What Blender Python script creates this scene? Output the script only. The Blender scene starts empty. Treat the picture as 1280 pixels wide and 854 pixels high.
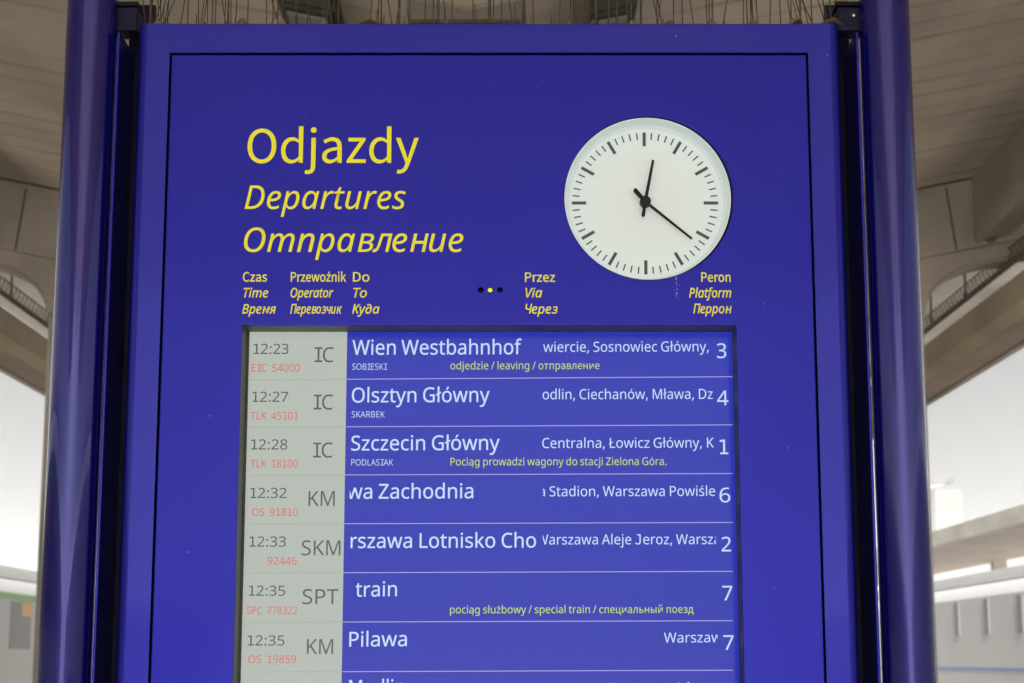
import bpy, bmesh, math, random
from mathutils import Vector, Matrix

random.seed(7)
SC = bpy.context.scene
COL = SC.collection

# ------------------------------------------------------------------ camera
F_PX, PITCH, D, EYE = 2250.0, math.radians(10.0), 2.2, 1.6
cam_d = bpy.data.cameras.new('camera')
cam = bpy.data.objects.new('camera', cam_d)
COL.objects.link(cam)
cam_d.sensor_width = 36.0
cam_d.lens = F_PX / 1280 * 36
cam_d.clip_start = 0.05
cam_d.clip_end = 2000
cam.location = (0, -D, EYE)
cam.rotation_euler = (math.radians(90) + PITCH, 0, 0)
cam_d.dof.use_dof = True
cam_d.dof.focus_distance = 2.22
cam_d.dof.aperture_fstop = 14
SC.camera = cam

# ------------------------------------------------------------------ sky, sun, exposure
SUN_EL, SUN_ROT = math.radians(25), math.radians(182)
world = bpy.data.worlds.new('World')
SC.world = world
world.use_nodes = True
wn, wl = world.node_tree.nodes, world.node_tree.links
wn.clear()
sky = wn.new('ShaderNodeTexSky')
sky.sky_type = 'NISHITA'
sky.sun_disc = False
sky.sun_elevation = SUN_EL
sky.sun_rotation = SUN_ROT
sky.air_density = 1.0
sky.dust_density = 2.0
sky.ozone_density = 1.0
hsv = wn.new('ShaderNodeHueSaturation')          # overcast: a white, almost colourless sky
hsv.inputs['Saturation'].default_value = 0.12
hsv.inputs['Value'].default_value = 0.225
bg = wn.new('ShaderNodeBackground')
bg.inputs['Strength'].default_value = 0.05
wo = wn.new('ShaderNodeOutputWorld')
wl.new(sky.outputs['Color'], hsv.inputs['Color'])
wl.new(hsv.outputs['Color'], bg.inputs['Color'])
wl.new(bg.outputs['Background'], wo.inputs['Surface'])

sun_d = bpy.data.lights.new('sun', 'SUN')
sun_d.energy = 5.0
sun_d.angle = math.radians(3)
sun_d.color = (1.0, 0.96, 0.9)
sun = bpy.data.objects.new('sun', sun_d)
COL.objects.link(sun)
sd = Vector((math.sin(SUN_ROT) * math.cos(SUN_EL), math.cos(SUN_ROT) * math.cos(SUN_EL), math.sin(SUN_EL)))
sun.rotation_euler = sd.to_track_quat('Z', 'Y').to_euler()

vs = SC.view_settings
vs.view_transform = 'Standard'
vs.look = 'None'
vs.exposure = 2.5
vs.gamma = 1.0
vs.use_curve_mapping = False

# ------------------------------------------------------------------ helpers
def at(px, py, y):
    """point of the vertical plane at depth y that the photo shows at pixel px, py (1280 x 854)"""
    a, b = (px - 640) / F_PX, (427 - py) / F_PX
    d = Vector((a, math.cos(PITCH) - b * math.sin(PITCH), math.sin(PITCH) + b * math.cos(PITCH)))
    t = (y + D) / d.y
    return Vector((0, -D, EYE)) + d * t

def ax(px, y, py=450):
    return at(px, py, y).x

def az(py, y):
    return at(640, py, y).z

def link(name, me, mats, parent=None, smooth=False):
    o = bpy.data.objects.new(name, me)
    COL.objects.link(o)
    for m in (mats if isinstance(mats, (list, tuple)) else [mats]):
        me.materials.append(m)
    if parent:
        o.parent = parent
        r = parent
        while r.parent: r = r.parent
        me.transform(Matrix.Translation(-r.location))     # every part is modelled in place, its origin at its thing's base
    if smooth:
        for p in me.polygons:
            p.use_smooth = True
    return o

def obj(name, bm, mats, parent=None, smooth=False, autosmooth=None, recalc=True):
    me = bpy.data.meshes.new(name)
    if recalc: bmesh.ops.recalc_face_normals(bm, faces=bm.faces)
    if autosmooth is not None:
        for f in bm.faces:
            f.normal_update()
            f.smooth = max(abs(c) for c in f.normal) < 0.9999      # true flats keep their own normal
        for e in bm.edges:
            if len(e.link_faces) == 2 and e.calc_face_angle(0) > autosmooth:
                e.smooth = False
    bm.to_mesh(me)
    bm.free()
    return link(name, me, mats, parent, smooth)

def tag(o, label=None, cat=None, group=None, kind=None):
    if label: o['label'] = label
    if cat: o['category'] = cat
    if group: o['group'] = group
    if kind: o['kind'] = kind
    return o

def empty(name, loc, label, cat, group=None):
    o = bpy.data.objects.new(name, None)
    o.empty_display_size = 0.1
    o.location = loc
    COL.objects.link(o)
    return tag(o, label, cat, group)

def box(bm, x0, x1, y0, y1, z0, z1, bev=0.0, seg=2):
    r = bmesh.ops.create_cube(bm, size=1)
    vsx = r['verts']
    for v in vsx:
        v.co = Vector(((x0 + x1) / 2 + v.co.x * (x1 - x0), (y0 + y1) / 2 + v.co.y * (y1 - y0), (z0 + z1) / 2 + v.co.z * (z1 - z0)))
    if bev:
        es = {e for v in vsx for e in v.link_edges}
        bmesh.ops.bevel(bm, geom=list(es), offset=bev, segments=seg, affect='EDGES', profile=0.5)

def hexa(bm, pts):
    """box from 8 corners: four of one end, then four of the other"""
    v = [bm.verts.new(p) for p in pts]
    for f in ((0, 1, 2, 3), (7, 6, 5, 4), (0, 4, 5, 1), (1, 5, 6, 2), (2, 6, 7, 3), (3, 7, 4, 0)):
        bm.faces.new([v[i] for i in f])

def tube(bm, p, q, r0, r1=None, n=10, caps=True):
    p, q = Vector(p), Vector(q)
    r1 = r0 if r1 is None else r1
    w = (q - p).normalized()
    u = w.orthogonal().normalized()
    t = w.cross(u)
    A, B = [], []
    for i in range(n):
        a = 2 * math.pi * i / n
        c = u * math.cos(a) + t * math.sin(a)
        A.append(bm.verts.new(p + c * r0))
        B.append(bm.verts.new(q + c * r1))
    for i in range(n):
        bm.faces.new((A[i], A[(i + 1) % n], B[(i + 1) % n], B[i]))
    if caps:
        bm.faces.new(A[::-1]); bm.faces.new(B)

def prism(bm, poly, f0, f1):
    """poly of 2-D points swept between two placing functions"""
    A = [bm.verts.new(f0(*p)) for p in poly]
    B = [bm.verts.new(f1(*p)) for p in poly]
    n = len(poly)
    for i in range(n):
        bm.faces.new((A[i], A[(i + 1) % n], B[(i + 1) % n], B[i]))
    bm.faces.new(A[::-1]); bm.faces.new(B)

def outline_mesh(layers, extrude=0.0, bevel=0.0, offset=0.0, res=2):
    """2-D contours (metres) filled by even-odd; returns a bmesh standing in the xz plane, facing -y"""
    bm = bmesh.new()
    for conts in layers:
        c = bpy.data.curves.new('outline', 'CURVE')
        c.dimensions = '2D'
        c.fill_mode = 'BOTH'
        c.extrude = extrude * 100              # filled a hundred times larger, where the filler is exact
        c.bevel_depth = bevel * 100
        c.bevel_resolution = res
        c.offset = offset * 100
        for q in conts:
            s = c.splines.new('POLY')
            s.points.add(len(q) - 1)
            for i, p in enumerate(q):
                s.points[i].co = (p[0] * 100, p[1] * 100, 0, 1)
            s.use_cyclic_u = True
        o = bpy.data.objects.new('outline', c)
        COL.objects.link(o)
        dg = bpy.context.evaluated_depsgraph_get()
        me = bpy.data.meshes.new_from_object(o.evaluated_get(dg))
        n0 = len(bm.verts)
        bm.from_mesh(me)
        bpy.data.objects.remove(o)
        bpy.data.curves.remove(c)
        bpy.data.meshes.remove(me)
    for v in bm.verts:
        x, y, z = v.co / 100
        v.co = (x, -z, y)
    return bm

# ------------------------------------------------------------------ materials
def mat(name, col, rough=0.6, spec=0.5, metal=0.0, emit=None, estr=1.0, coat=0.0, cior=1.5, crough=0.08):
    m = bpy.data.materials.new(name)
    m.use_nodes = True
    b = m.node_tree.nodes['Principled BSDF']
    b.inputs['Base Color'].default_value = (*col, 1)
    b.inputs['Roughness'].default_value = rough
    b.inputs['Specular IOR Level'].default_value = spec
    b.inputs['Metallic'].default_value = metal
    if coat:
        b.inputs['Coat Weight'].default_value = coat
        b.inputs['Coat Roughness'].default_value = crough
        b.inputs['Coat IOR'].default_value = cior
    if emit:
        b.inputs['Emission Color'].default_value = (*emit, 1)
        b.inputs['Emission Strength'].default_value = estr
    return m

def vary(m, scale, amt, rough_amt=0.0, bump=0.0, bscale=None, dist=0.002, dark=None, stretch=None):
    """noise in colour, roughness and relief, all in object coordinates"""
    nt = m.node_tree
    b = nt.nodes['Principled BSDF']
    tc = nt.nodes.new('ShaderNodeTexCoord')
    mp = nt.nodes.new('ShaderNodeMapping')
    if stretch: mp.inputs['Scale'].default_value = stretch
    nt.links.new(tc.outputs['Object'], mp.inputs['Vector'])
    n = nt.nodes.new('ShaderNodeTexNoise')
    n.inputs['Scale'].default_value = scale
    n.inputs['Detail'].default_value = 6
    nt.links.new(mp.outputs['Vector'], n.inputs['Vector'])
    if amt:
        base = b.inputs['Base Color'].default_value[:]
        r = nt.nodes.new('ShaderNodeValToRGB')
        r.color_ramp.elements[0].position = 0.3
        r.color_ramp.elements[1].position = 0.72
        lo = dark if dark else tuple(c * (1 - amt) for c in base[:3])
        r.color_ramp.elements[0].color = (*lo, 1)
        r.color_ramp.elements[1].color = (*(min(1, c * (1 + amt)) for c in base[:3]), 1)
        nt.links.new(n.outputs['Fac'], r.inputs['Fac'])
        nt.links.new(r.outputs['Color'], b.inputs['Base Color'])
    if rough_amt:
        r0 = b.inputs['Roughness'].default_value
        mr = nt.nodes.new('ShaderNodeMapRange')
        mr.inputs['From Min'].default_value = 0.3
        mr.inputs['From Max'].default_value = 0.7
        mr.inputs['To Min'].default_value = max(0.02, r0 - rough_amt)
        mr.inputs['To Max'].default_value = r0 + rough_amt
        nt.links.new(n.outputs['Fac'], mr.inputs['Value'])
        nt.links.new(mr.outputs['Result'], b.inputs['Roughness'])
    if bump:
        n2 = nt.nodes.new('ShaderNodeTexNoise')
        n2.inputs['Scale'].default_value = bscale or scale * 4
        n2.inputs['Detail'].default_value = 4
        nt.links.new(tc.outputs['Object'], n2.inputs['Vector'])
        bp = nt.nodes.new('ShaderNodeBump')
        bp.inputs['Strength'].default_value = bump
        bp.inputs['Distance'].default_value = dist
        nt.links.new(n2.outputs['Fac'], bp.inputs['Height'])
        nt.links.new(bp.outputs['Normal'], b.inputs['Normal'])
    return m

BLUE = (0.010, 0.010, 0.33)
M = {}
M['panel'] = vary(mat('blue_panel_paint', BLUE, 0.32, 0.3, metal=0.65, coat=0.22, crough=0.12), 2.6, 0.04, 0.06, 0.04, 700, 0.0004, stretch=(2.2, 1, 0.5))
M['frame'] = vary(mat('blue_frame_paint', BLUE, 0.32, 0.4, metal=0.6, coat=0.35, cior=1.5, crough=0.07), 2.2, 0.03, 0.02, 0.04, 700, 0.0004)
M['tube_gloss'] = vary(mat('blue_gloss_paint', (0.008, 0.007, 0.20), 0.15, 0.2, metal=0.5, coat=1.0, cior=1.55, crough=0.03), 2, 0.04, 0.02, 0.02, 60, 0.0006, stretch=(1, 1, 0.15))
M['tube_worn'] = vary(mat('blue_worn_paint', (0.008, 0.007, 0.20), 0.22, 0.2, metal=0.5, coat=1.0, cior=1.55, crough=0.08), 2, 0.04, 0.04, 0.02, 60, 0.0006, stretch=(1, 1, 0.15))
M['dark_blue'] = mat('dark_blue_steel', (0.006, 0.006, 0.03), 0.5, 0.2)
M['black'] = mat('black_rubber', (0.003, 0.003, 0.004), 0.6, 0.2)
M['gap_shade'] = mat('dark_gap_shade', (0.01, 0.01, 0.014), 0.8)  # near-black colour standing in for the shade in gaps
M['bezel'] = vary(mat('grey_green_bezel', (0.075, 0.08, 0.06), 0.5), 20, 0.15)
M['yellow'] = mat('yellow_vinyl', (0.94, 0.92, 0.010), 0.5)
M['white_dial'] = vary(mat('white_dial', (0.68, 0.76, 0.78), 0.55, emit=(0.72, 0.86, 0.85), estr=0.035), 3, 0.02)  # faint emission lifts the dial and softens the shading of its wall
M['hand'] = mat('dark_hand', (0.016, 0.014, 0.012), 0.5, 0.2)
M['tick'] = mat('grey_tick', (0.10, 0.103, 0.098), 0.6, 0.2)
M['lcd_blue'] = mat('screen_blue', (0.01, 0.012, 0.03), 0.14, 0.25, emit=(0.015, 0.024, 0.37), estr=0.195)
M['lcd_pale'] = mat('screen_pale', (0.02, 0.02, 0.02), 0.14, 0.25, emit=(0.39, 0.43, 0.385), estr=0.195)
M['lcd_white'] = mat('screen_white', (0.03, 0.03, 0.03), 0.3, 0.5, emit=(0.45, 0.60, 0.80), estr=0.195)
M['lcd_line'] = mat('screen_line', (0.03, 0.03, 0.03), 0.3, 0.5, emit=(0.26, 0.30, 0.62), estr=0.195)
M['lcd_fade'] = mat('screen_pale_line', (0.03, 0.03, 0.03), 0.3, 0.5, emit=(0.29, 0.33, 0.28), estr=0.195)
M['lcd_grey'] = mat('screen_grey', (0.02, 0.02, 0.02), 0.3, 0.5, emit=(0.045, 0.055, 0.06), estr=0.195)
M['lcd_red'] = mat('screen_red', (0.02, 0.02, 0.02), 0.3, 0.5, emit=(0.56, 0.12, 0.11), estr=0.195)
M['lcd_faint'] = mat('screen_faint_red', (0.02, 0.02, 0.02), 0.3, 0.5, emit=(0.44, 0.33, 0.26), estr=0.195)
M['lcd_yellow'] = mat('screen_yellow', (0.02, 0.02, 0.02), 0.3, 0.5, emit=(0.42, 0.55, 0.07), estr=0.195)
M['lamp_yellow'] = mat('lit_yellow_sensor', (0.5, 0.45, 0.02), 0.4, emit=(0.75, 0.65, 0.02), estr=0.2)
M['wire'] = vary(mat('rusty_spike_wire', (0.085, 0.063, 0.045), 0.5, metal=0.3), 40, 0.3)
M['spike_base'] = vary(mat('weathered_spike_base', (0.16, 0.13, 0.09), 0.6), 30, 0.5)
M['leaf'] = vary(mat('dry_leaf', (0.30, 0.22, 0.12), 0.7), 60, 0.4)
M['rust'] = vary(mat('red_grit', (0.30, 0.09, 0.05), 0.7), 60, 0.4)
M['dirt'] = mat('pale_drip', (0.45, 0.45, 0.6), 0.7)
M['screw'] = mat('bright_screw', (0.7, 0.7, 0.7), 0.25, metal=1.0)

def concrete(name, col, boards=None, joint=0.42, ang=0.0):
    """board marked concrete: dark joints across the axis given, noise stains, relief"""
    m = vary(mat(name, col, 0.85, 0.25), 1.3, 0.24, 0.05, 0.5, 14, 0.01, stretch=(1, 0.5, 1))
    if boards:
        nt = m.node_tree
        b = nt.nodes['Principled BSDF']
        tc = nt.nodes.new('ShaderNodeTexCoord')
        sp = nt.nodes.new('ShaderNodeSeparateXYZ')
        nt.links.new(tc.outputs['Object'], sp.inputs[0])
        wob = nt.nodes.new('ShaderNodeTexNoise'); wob.inputs['Scale'].default_value = 0.8; wob.inputs['Detail'].default_value = 3
        nt.links.new(tc.outputs['Object'], wob.inputs['Vector'])
        a = nt.nodes.new('ShaderNodeMath'); a.operation = 'MULTIPLY_ADD'
        a.inputs[1].default_value = 0.10; nt.links.new(wob.outputs['Fac'], a.inputs[0]); nt.links.new(sp.outputs['Y'], a.inputs[2])
        d = nt.nodes.new('ShaderNodeMath'); d.operation = 'DIVIDE'; d.inputs[1].default_value = boards
        nt.links.new(a.outputs[0], d.inputs[0])
        fr = nt.nodes.new('ShaderNodeMath'); fr.operation = 'FRACT'; nt.links.new(d.outputs[0], fr.inputs[0])
        fl = nt.nodes.new('ShaderNodeMath'); fl.operation = 'FLOOR'; nt.links.new(d.outputs[0], fl.inputs[0])
        rp = nt.nodes.new('ShaderNodeValToRGB')
        e = rp.color_ramp.elements
        e[0].position = 0.0; e[0].color = (1, 1, 1, 1)
        e[1].position = 0.20; e[1].color = (0, 0, 0, 1)
        nt.links.new(fr.outputs[0], rp.inputs['Fac'])
        # how strong each joint is differs from board to board and along it
        wn_ = nt.nodes.new('ShaderNodeTexNoise'); wn_.inputs['Scale'].default_value = 1.0; wn_.inputs['Detail'].default_value = 2
        cb = nt.nodes.new('ShaderNodeCombineXYZ')
        m7 = nt.nodes.new('ShaderNodeMath'); m7.operation = 'MULTIPLY'; m7.inputs[1].default_value = 3.7
        nt.links.new(fl.outputs[0], m7.inputs[0]); nt.links.new(m7.outputs[0], cb.inputs['Y']); nt.links.new(sp.outputs['X'], cb.inputs['X'])
        nt.links.new(cb.outputs[0], wn_.inputs['Vector'])
        mr = nt.nodes.new('ShaderNodeMapRange'); mr.inputs['From Min'].default_value = 0.35; mr.inputs['From Max'].default_value = 0.65
        nt.links.new(wn_.outputs['Fac'], mr.inputs['Value'])
        mm = nt.nodes.new('ShaderNodeMath'); mm.operation = 'MULTIPLY'
        nt.links.new(rp.outputs['Color'], mm.inputs[0]); nt.links.new(mr.outputs['Result'], mm.inputs[1])
        mx = nt.nodes.new('ShaderNodeMix'); mx.data_type = 'RGBA'
        src = b.inputs['Base Color'].links[0].from_socket
        nt.links.new(src, mx.inputs['A'])
        mx.inputs['B'].default_value = (*(c * joint for c in col), 1)
        nt.links.new(mm.outputs[0], mx.inputs['Factor'])
        nt.links.new(mx.outputs['Result'], b.inputs['Base Color'])
    return m

M['soffit'] = concrete('board_marked_concrete', (0.72, 0.655, 0.56), 0.30)
M['concrete'] = concrete('plain_concrete', (0.58, 0.53, 0.46))
M['soffit_lit'] = concrete('board_concrete_lit_tone', (0.80, 0.77, 0.71), 0.30, joint=0.8)  # lighter copy of the soffit concrete with far-bay daylight in its colour
M['boards'] = concrete('weathered_grey_boards', (0.24, 0.22, 0.19))
M['beam'] = concrete('tan_concrete', (0.70, 0.59, 0.44))
M['eave'] = concrete('brown_concrete', (0.40, 0.32, 0.245), 0.30)
M['column'] = concrete('pale_concrete', (0.52, 0.49, 0.43))
M['paving'] = vary(mat('platform_paving', (0.64, 0.61, 0.57), 0.85, 0.3), 0.6, 0.15, 0, 0.4, 10, 0.01)
M['ballast'] = vary(mat('track_ballast', (0.32, 0.29, 0.26), 0.95, 0.2), 4, 0.4, 0, 1.0, 18, 0.05)
M['steel'] = vary(mat('grey_steel', (0.26, 0.23, 0.20), 0.55, metal=0.2), 20, 0.25)
M['dark'] = mat('dark_housing', (0.05, 0.047, 0.042), 0.6)
M['train_white'] = vary(mat('white_train_paint', (0.46, 0.47, 0.48), 0.7, 0.1), 0.7, 0.03)
M['green'] = mat('green_stripe_paint', (0.13, 0.42, 0.05), 0.6, 0.1)
M['amber'] = mat('amber_panel', (0.62, 0.33, 0.01), 0.6, 0.1)
M['blue_stripe'] = mat('blue_stripe_paint', (0.10, 0.17, 0.50), 0.6, 0.1)
M['glass'] = mat('train_window_glass', (0.05, 0.045, 0.038), 0.45, 0.12)
M['glass_pale'] = mat('train_window_glass_pale', (0.15, 0.15, 0.16), 0.7, 0.05)
M['pale_wall'] = vary(mat('pale_pink_render', (0.07, 0.06, 0.06), 0.9, 0.2), 0.6, 0.06)
M['lamp_shell'] = mat('grey_lamp_shell', (0.25, 0.25, 0.22), 0.5)
M['train_roof'] = vary(mat('grey_train_roof', (0.13, 0.13, 0.13), 0.8), 1.5, 0.1)
M['roof'] = mat('grey_roof', (0.04, 0.04, 0.04), 0.7)

# glyph outlines of a plain sans serif: (style, code point): (advance, contours as x, y, x, y ...); 1000 units = height of a capital
GLYPHS = {
    (0, 67): (869, [[514,-18,633,-1,734,48,820,125,751,206,683,145,607,106,519,93,430,106,354,143,292,203,247,284,218,385,208,503,219,619,248,718,295,798,358,857,435,893,523,906,602,894,670,861,728,812,796,894,726,954,634,999,522,1016,401,1000,294,954,205,879,138,776,94,649,79,499,94,348,136,221,203,119,290,44,395,-2]]),
    (0, 68): (937, [[138,0,392,0,531,15,647,60,738,133,803,232,843,356,857,503,843,650,803,773,737,870,645,941,528,984,387,999,138,999],[263,104,263,896,376,896,484,885,572,851,640,795,689,717,718,620,728,503,718,386,689,287,640,209,572,151,484,116,376,104]]),
    (0, 79): (1011, [[505,-18,624,-1,727,46,813,122,877,226,918,353,932,503,918,652,877,778,813,880,727,954,624,1001,505,1016,387,1001,283,954,198,880,134,778,93,652,79,503,93,353,134,226,198,122,283,46,387,-1],[505,93,421,106,349,144,290,204,245,286,218,386,208,503,218,619,245,718,290,798,349,857,421,893,505,906,590,893,662,857,721,798,765,718,793,619,802,503,793,386,765,286,721,204,662,144,590,106]]),
    (0, 80): (862, [[138,0,263,0,263,398,428,398,531,406,621,431,694,473,749,532,784,610,796,706,784,803,749,879,693,934,618,971,528,992,422,999,138,999],[263,500,263,896,406,896,553,879,641,820,670,706,642,589,557,522,411,500]]),
    (0, 97): (767, [[296,-18,384,-3,466,35,541,89,545,89,556,0,658,0,658,455,632,616,549,721,402,759,288,743,190,707,112,662,159,576,224,614,299,644,381,655,475,628,521,559,534,469,391,447,277,417,189,377,128,327,92,266,80,192,109,78,185,7],[331,83,264,95,218,132,200,200,231,284,337,346,534,386,534,180,465,126,399,94]]),
    (0, 100): (845, [[377,-18,462,-3,538,35,602,87,606,87,617,0,719,0,719,1084,594,1084,594,800,601,673,537,719,471,748,392,759,310,747,234,711,169,654,118,577,84,481,72,369,82,255,110,159,155,83,216,28,290,-6],[405,87,294,121,224,218,200,371,229,519,306,618,414,654,474,646,534,621,594,576,594,188,533,132,470,98]]),
    (0, 101): (755, [[425,-18,518,-8,598,19,668,57,624,140,567,109,506,89,439,82,315,114,229,203,193,341,692,341,698,411,663,595,563,716,402,759,319,747,241,711,173,654,119,577,84,482,71,369,83,256,119,161,174,84,245,28,330,-6],[192,429,231,554,306,632,405,659,504,633,567,555,589,429]]),
    (0, 105): (375, [[125,0,251,0,251,740,125,740],[188,892,231,903,260,932,271,975,260,1018,231,1046,188,1056,145,1046,117,1018,106,975,117,932,145,903]]),
    (0, 106): (375, [[48,-330,166,-300,231,-215,251,-84,251,740,127,740,127,-84,119,-162,92,-212,35,-230,10,-228,-35,-217,-60,-311,-30,-320,6,-327],[188,892,231,903,260,932,271,975,260,1018,231,1046,188,1056,145,1046,116,1018,105,975,116,932,145,903]]),
    (0, 107): (752, [[125,0,248,0,248,195,387,357,604,0,738,0,459,441,706,740,567,740,253,350,248,350,248,1084,125,1084]]),
    (0, 110): (831, [[125,0,251,0,251,537,319,599,382,637,452,650,532,630,578,565,593,452,593,0,717,0,717,469,693,627,618,725,490,759,397,742,315,696,243,632,240,632,228,740,125,740]]),
    (0, 111): (826, [[413,-18,501,-6,582,28,652,84,706,160,742,255,755,369,742,484,706,580,652,657,582,713,501,747,413,759,325,747,244,713,174,657,119,580,84,484,71,369,84,255,119,160,174,84,244,28,325,-6],[413,86,300,121,226,220,199,369,226,519,300,618,413,654,526,618,601,519,628,369,601,220,526,121]]),
    (0, 114): (529, [[125,0,251,0,251,475,307,576,372,630,436,647,463,646,486,642,508,635,531,743,508,752,482,757,452,759,373,740,302,687,243,605,240,605,228,740,125,740]]),
    (0, 115): (638, [[319,-18,466,13,556,91,587,202,553,313,469,381,284,458,226,497,203,555,218,608,263,647,341,662,402,653,457,630,508,597,568,674,504,717,427,747,339,759,201,731,114,656,84,549,117,446,198,379,380,302,443,258,469,195,453,136,404,95,323,79,241,90,170,121,104,168,44,84,123,32,216,-4]]),
    (0, 119): (1093, [[243,0,387,0,510,467,542,612,549,612,599,399,706,0,857,0,1057,740,937,740,830,312,785,106,778,106,726,312,610,740,489,740,373,312,324,106,317,106,274,312,163,740,37,740]]),
    (0, 121): (710, [[138,-319,263,-284,352,-193,414,-63,692,740,571,740,437,330,377,120,371,120,345,191,297,330,147,740,18,740,315,-1,298,-57,260,-139,205,-196,132,-217,112,-215,92,-210,75,-204,50,-304,76,-312,105,-317]]),
    (0, 122): (647, [[48,0,608,0,608,101,204,101,595,673,595,740,90,740,90,639,437,639,48,67]]),
    (1, 66): (839, [[57,0,269,999,527,999,613,993,686,975,745,944,789,901,815,842,824,770,817,706,797,650,763,604,717,566,662,538,599,520,599,513,642,498,680,475,714,445,739,408,755,363,760,311,754,246,738,189,710,139,673,97,628,62,574,35,514,16,448,4,376,0],[304,574,467,574,508,576,546,582,581,593,613,609,640,628,663,653,680,682,691,716,694,754,689,795,675,828,652,856,618,875,571,887,512,891,371,891],[204,106,381,106,454,112,515,130,564,160,600,200,621,250,628,311,623,353,609,391,585,424,549,450,500,465,438,470,281,470]]),
    (1, 68): (933, [[57,0,269,999,505,999,563,996,617,988,666,975,711,955,751,931,788,901,819,865,844,824,864,777,879,724,887,665,890,600,888,543,882,489,873,436,860,386,843,337,822,291,798,247,770,207,738,170,704,136,665,105,623,78,578,54,530,35,478,19,423,9,365,2,304,0],[204,108,311,108,358,110,402,115,445,124,484,137,521,153,555,173,616,222,667,282,707,351,722,389,735,429,745,470,753,512,757,556,758,602,750,695,726,769,685,823,631,861,565,884,490,891,371,891]]),
    (1, 75): (786, [[57,0,269,999,393,999,290,513,376,606,760,999,911,999,477,560,714,0,576,0,382,484,266,399,182,0]]),
    (1, 79): (1009, [[472,-14,414,-11,361,-2,313,12,270,32,231,58,197,90,167,127,143,168,125,213,111,262,103,316,101,374,105,458,116,540,135,618,161,693,195,761,235,823,282,878,335,925,395,963,460,992,530,1009,606,1014,661,1011,711,1003,757,988,800,968,837,942,871,909,900,872,923,831,942,785,955,735,963,680,965,621,962,536,951,455,934,376,910,303,878,236,840,174,795,120,744,74,686,36,621,8,549,-8],[476,97,530,101,580,115,625,139,667,170,704,208,737,254,766,305,789,362,808,423,822,487,830,554,832,624,825,706,805,775,770,830,722,871,665,896,597,904,543,899,493,886,446,863,404,832,365,794,332,749,302,699,278,643,259,581,245,516,236,448,234,376,241,295,262,227,298,171,346,129,406,105]]),
    (1, 80): (793, [[57,0,269,999,494,999,592,991,669,967,725,927,763,874,786,811,793,739,790,685,781,635,765,589,744,548,716,512,681,480,641,453,595,430,544,413,486,400,423,393,354,390,264,390,182,0],[287,495,374,495,457,502,528,521,587,553,631,599,657,660,666,735,661,785,645,824,619,854,583,875,535,887,477,891,371,891]]),
    (1, 84): (701, [[213,0,400,888,126,888,150,999,824,999,802,888,527,888,339,0]]),
    (1, 86): (772, [[236,0,129,999,252,999,324,250,327,176,327,141,330,141,396,285,763,999,901,999,369,0]]),
    (1, 97): (795, [[270,-14,214,-7,165,15,124,51,92,101,73,165,67,242,70,311,79,377,94,441,115,502,140,557,171,608,205,653,244,691,287,722,333,745,383,759,435,764,481,760,522,747,555,725,584,697,606,667,624,634,631,634,676,750,770,750,610,0,512,0,530,139,525,139,491,99,454,64,413,31,368,6,321,-9],[311,88,345,92,379,105,412,126,444,154,474,188,502,228,526,273,547,321,564,372,579,447,582,491,582,511,578,552,566,588,546,618,519,642,486,656,448,660,412,657,379,645,347,626,317,600,290,569,266,532,244,491,226,446,212,397,201,346,195,294,193,239,197,193,207,155,224,126,247,105,276,92]]),
    (1, 101): (698, [[339,-14,258,-6,192,20,138,62,99,119,75,188,67,269,70,328,79,387,93,446,113,502,138,555,168,605,203,650,242,688,286,721,334,745,386,759,442,764,507,759,561,743,602,718,632,683,650,640,656,589,651,542,636,498,611,456,575,419,527,387,469,360,435,349,398,340,314,329,268,326,194,325,192,298,192,273,196,220,210,175,234,138,266,110,309,94,361,88,396,90,429,95,462,104,529,129,565,146,565,41,530,26,461,1,425,-7,384,-12],[213,424,277,426,329,430,378,439,422,451,460,467,493,488,517,513,531,544,536,579,533,602,525,622,511,639,492,652,467,659,435,662,391,655,348,634,306,600,268,552,237,494]]),
    (1, 102): (445, [[-67,-336,-116,-332,-157,-322,-157,-218,-119,-229,-78,-234,-47,-229,-21,-215,0,-192,17,-161,32,-121,45,-74,199,656,69,656,78,708,218,754,250,881,268,931,289,972,313,1004,340,1030,371,1048,406,1060,445,1068,488,1070,536,1067,560,1063,603,1051,620,1044,588,950,529,967,494,970,460,966,431,956,408,939,388,912,371,873,340,750,501,750,483,656,322,656,165,-88,146,-160,120,-221,87,-270,46,-307,-5,-328]]),
    (1, 105): (361, [[298,874,280,876,264,882,250,892,239,905,233,921,231,940,233,963,240,984,253,1003,269,1018,289,1027,313,1030,349,1023,371,1002,378,967,375,940,367,917,353,899,335,885,317,877],[39,0,199,750,322,750,162,0]]),
    (1, 108): (361, [[38,0,264,1063,388,1063,161,0]]),
    (1, 109): (1224, [[39,0,199,750,299,750,284,611,291,611,309,635,350,681,375,703,401,723,430,740,461,753,495,761,532,764,579,759,619,744,651,720,675,687,692,646,701,597,707,597,726,625,749,652,773,677,800,701,828,722,859,739,892,753,927,761,964,764,1017,759,1062,743,1098,716,1125,680,1141,634,1146,579,1142,517,1131,456,1034,0,909,0,1018,509,1023,568,1020,594,1013,617,1000,635,981,649,957,658,928,660,897,657,865,645,832,627,799,600,767,566,737,523,710,471,687,409,669,339,597,0,474,0,574,470,581,508,585,539,586,562,584,591,577,615,565,635,548,649,525,658,495,660,465,657,432,646,399,628,365,601,333,565,302,520,274,466,251,400,231,323,162,0]]),
    (1, 110): (810, [[34,-4,194,754,304,754,288,616,328,662,351,686,377,708,405,727,435,744,468,758,504,765,543,768,599,763,646,746,685,718,713,681,730,635,736,579,734,536,721,455,621,-4,490,-4,603,539,604,567,594,616,562,646,509,656,478,653,444,642,409,623,374,597,341,562,309,518,280,464,255,398,235,322,165,-4]]),
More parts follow.
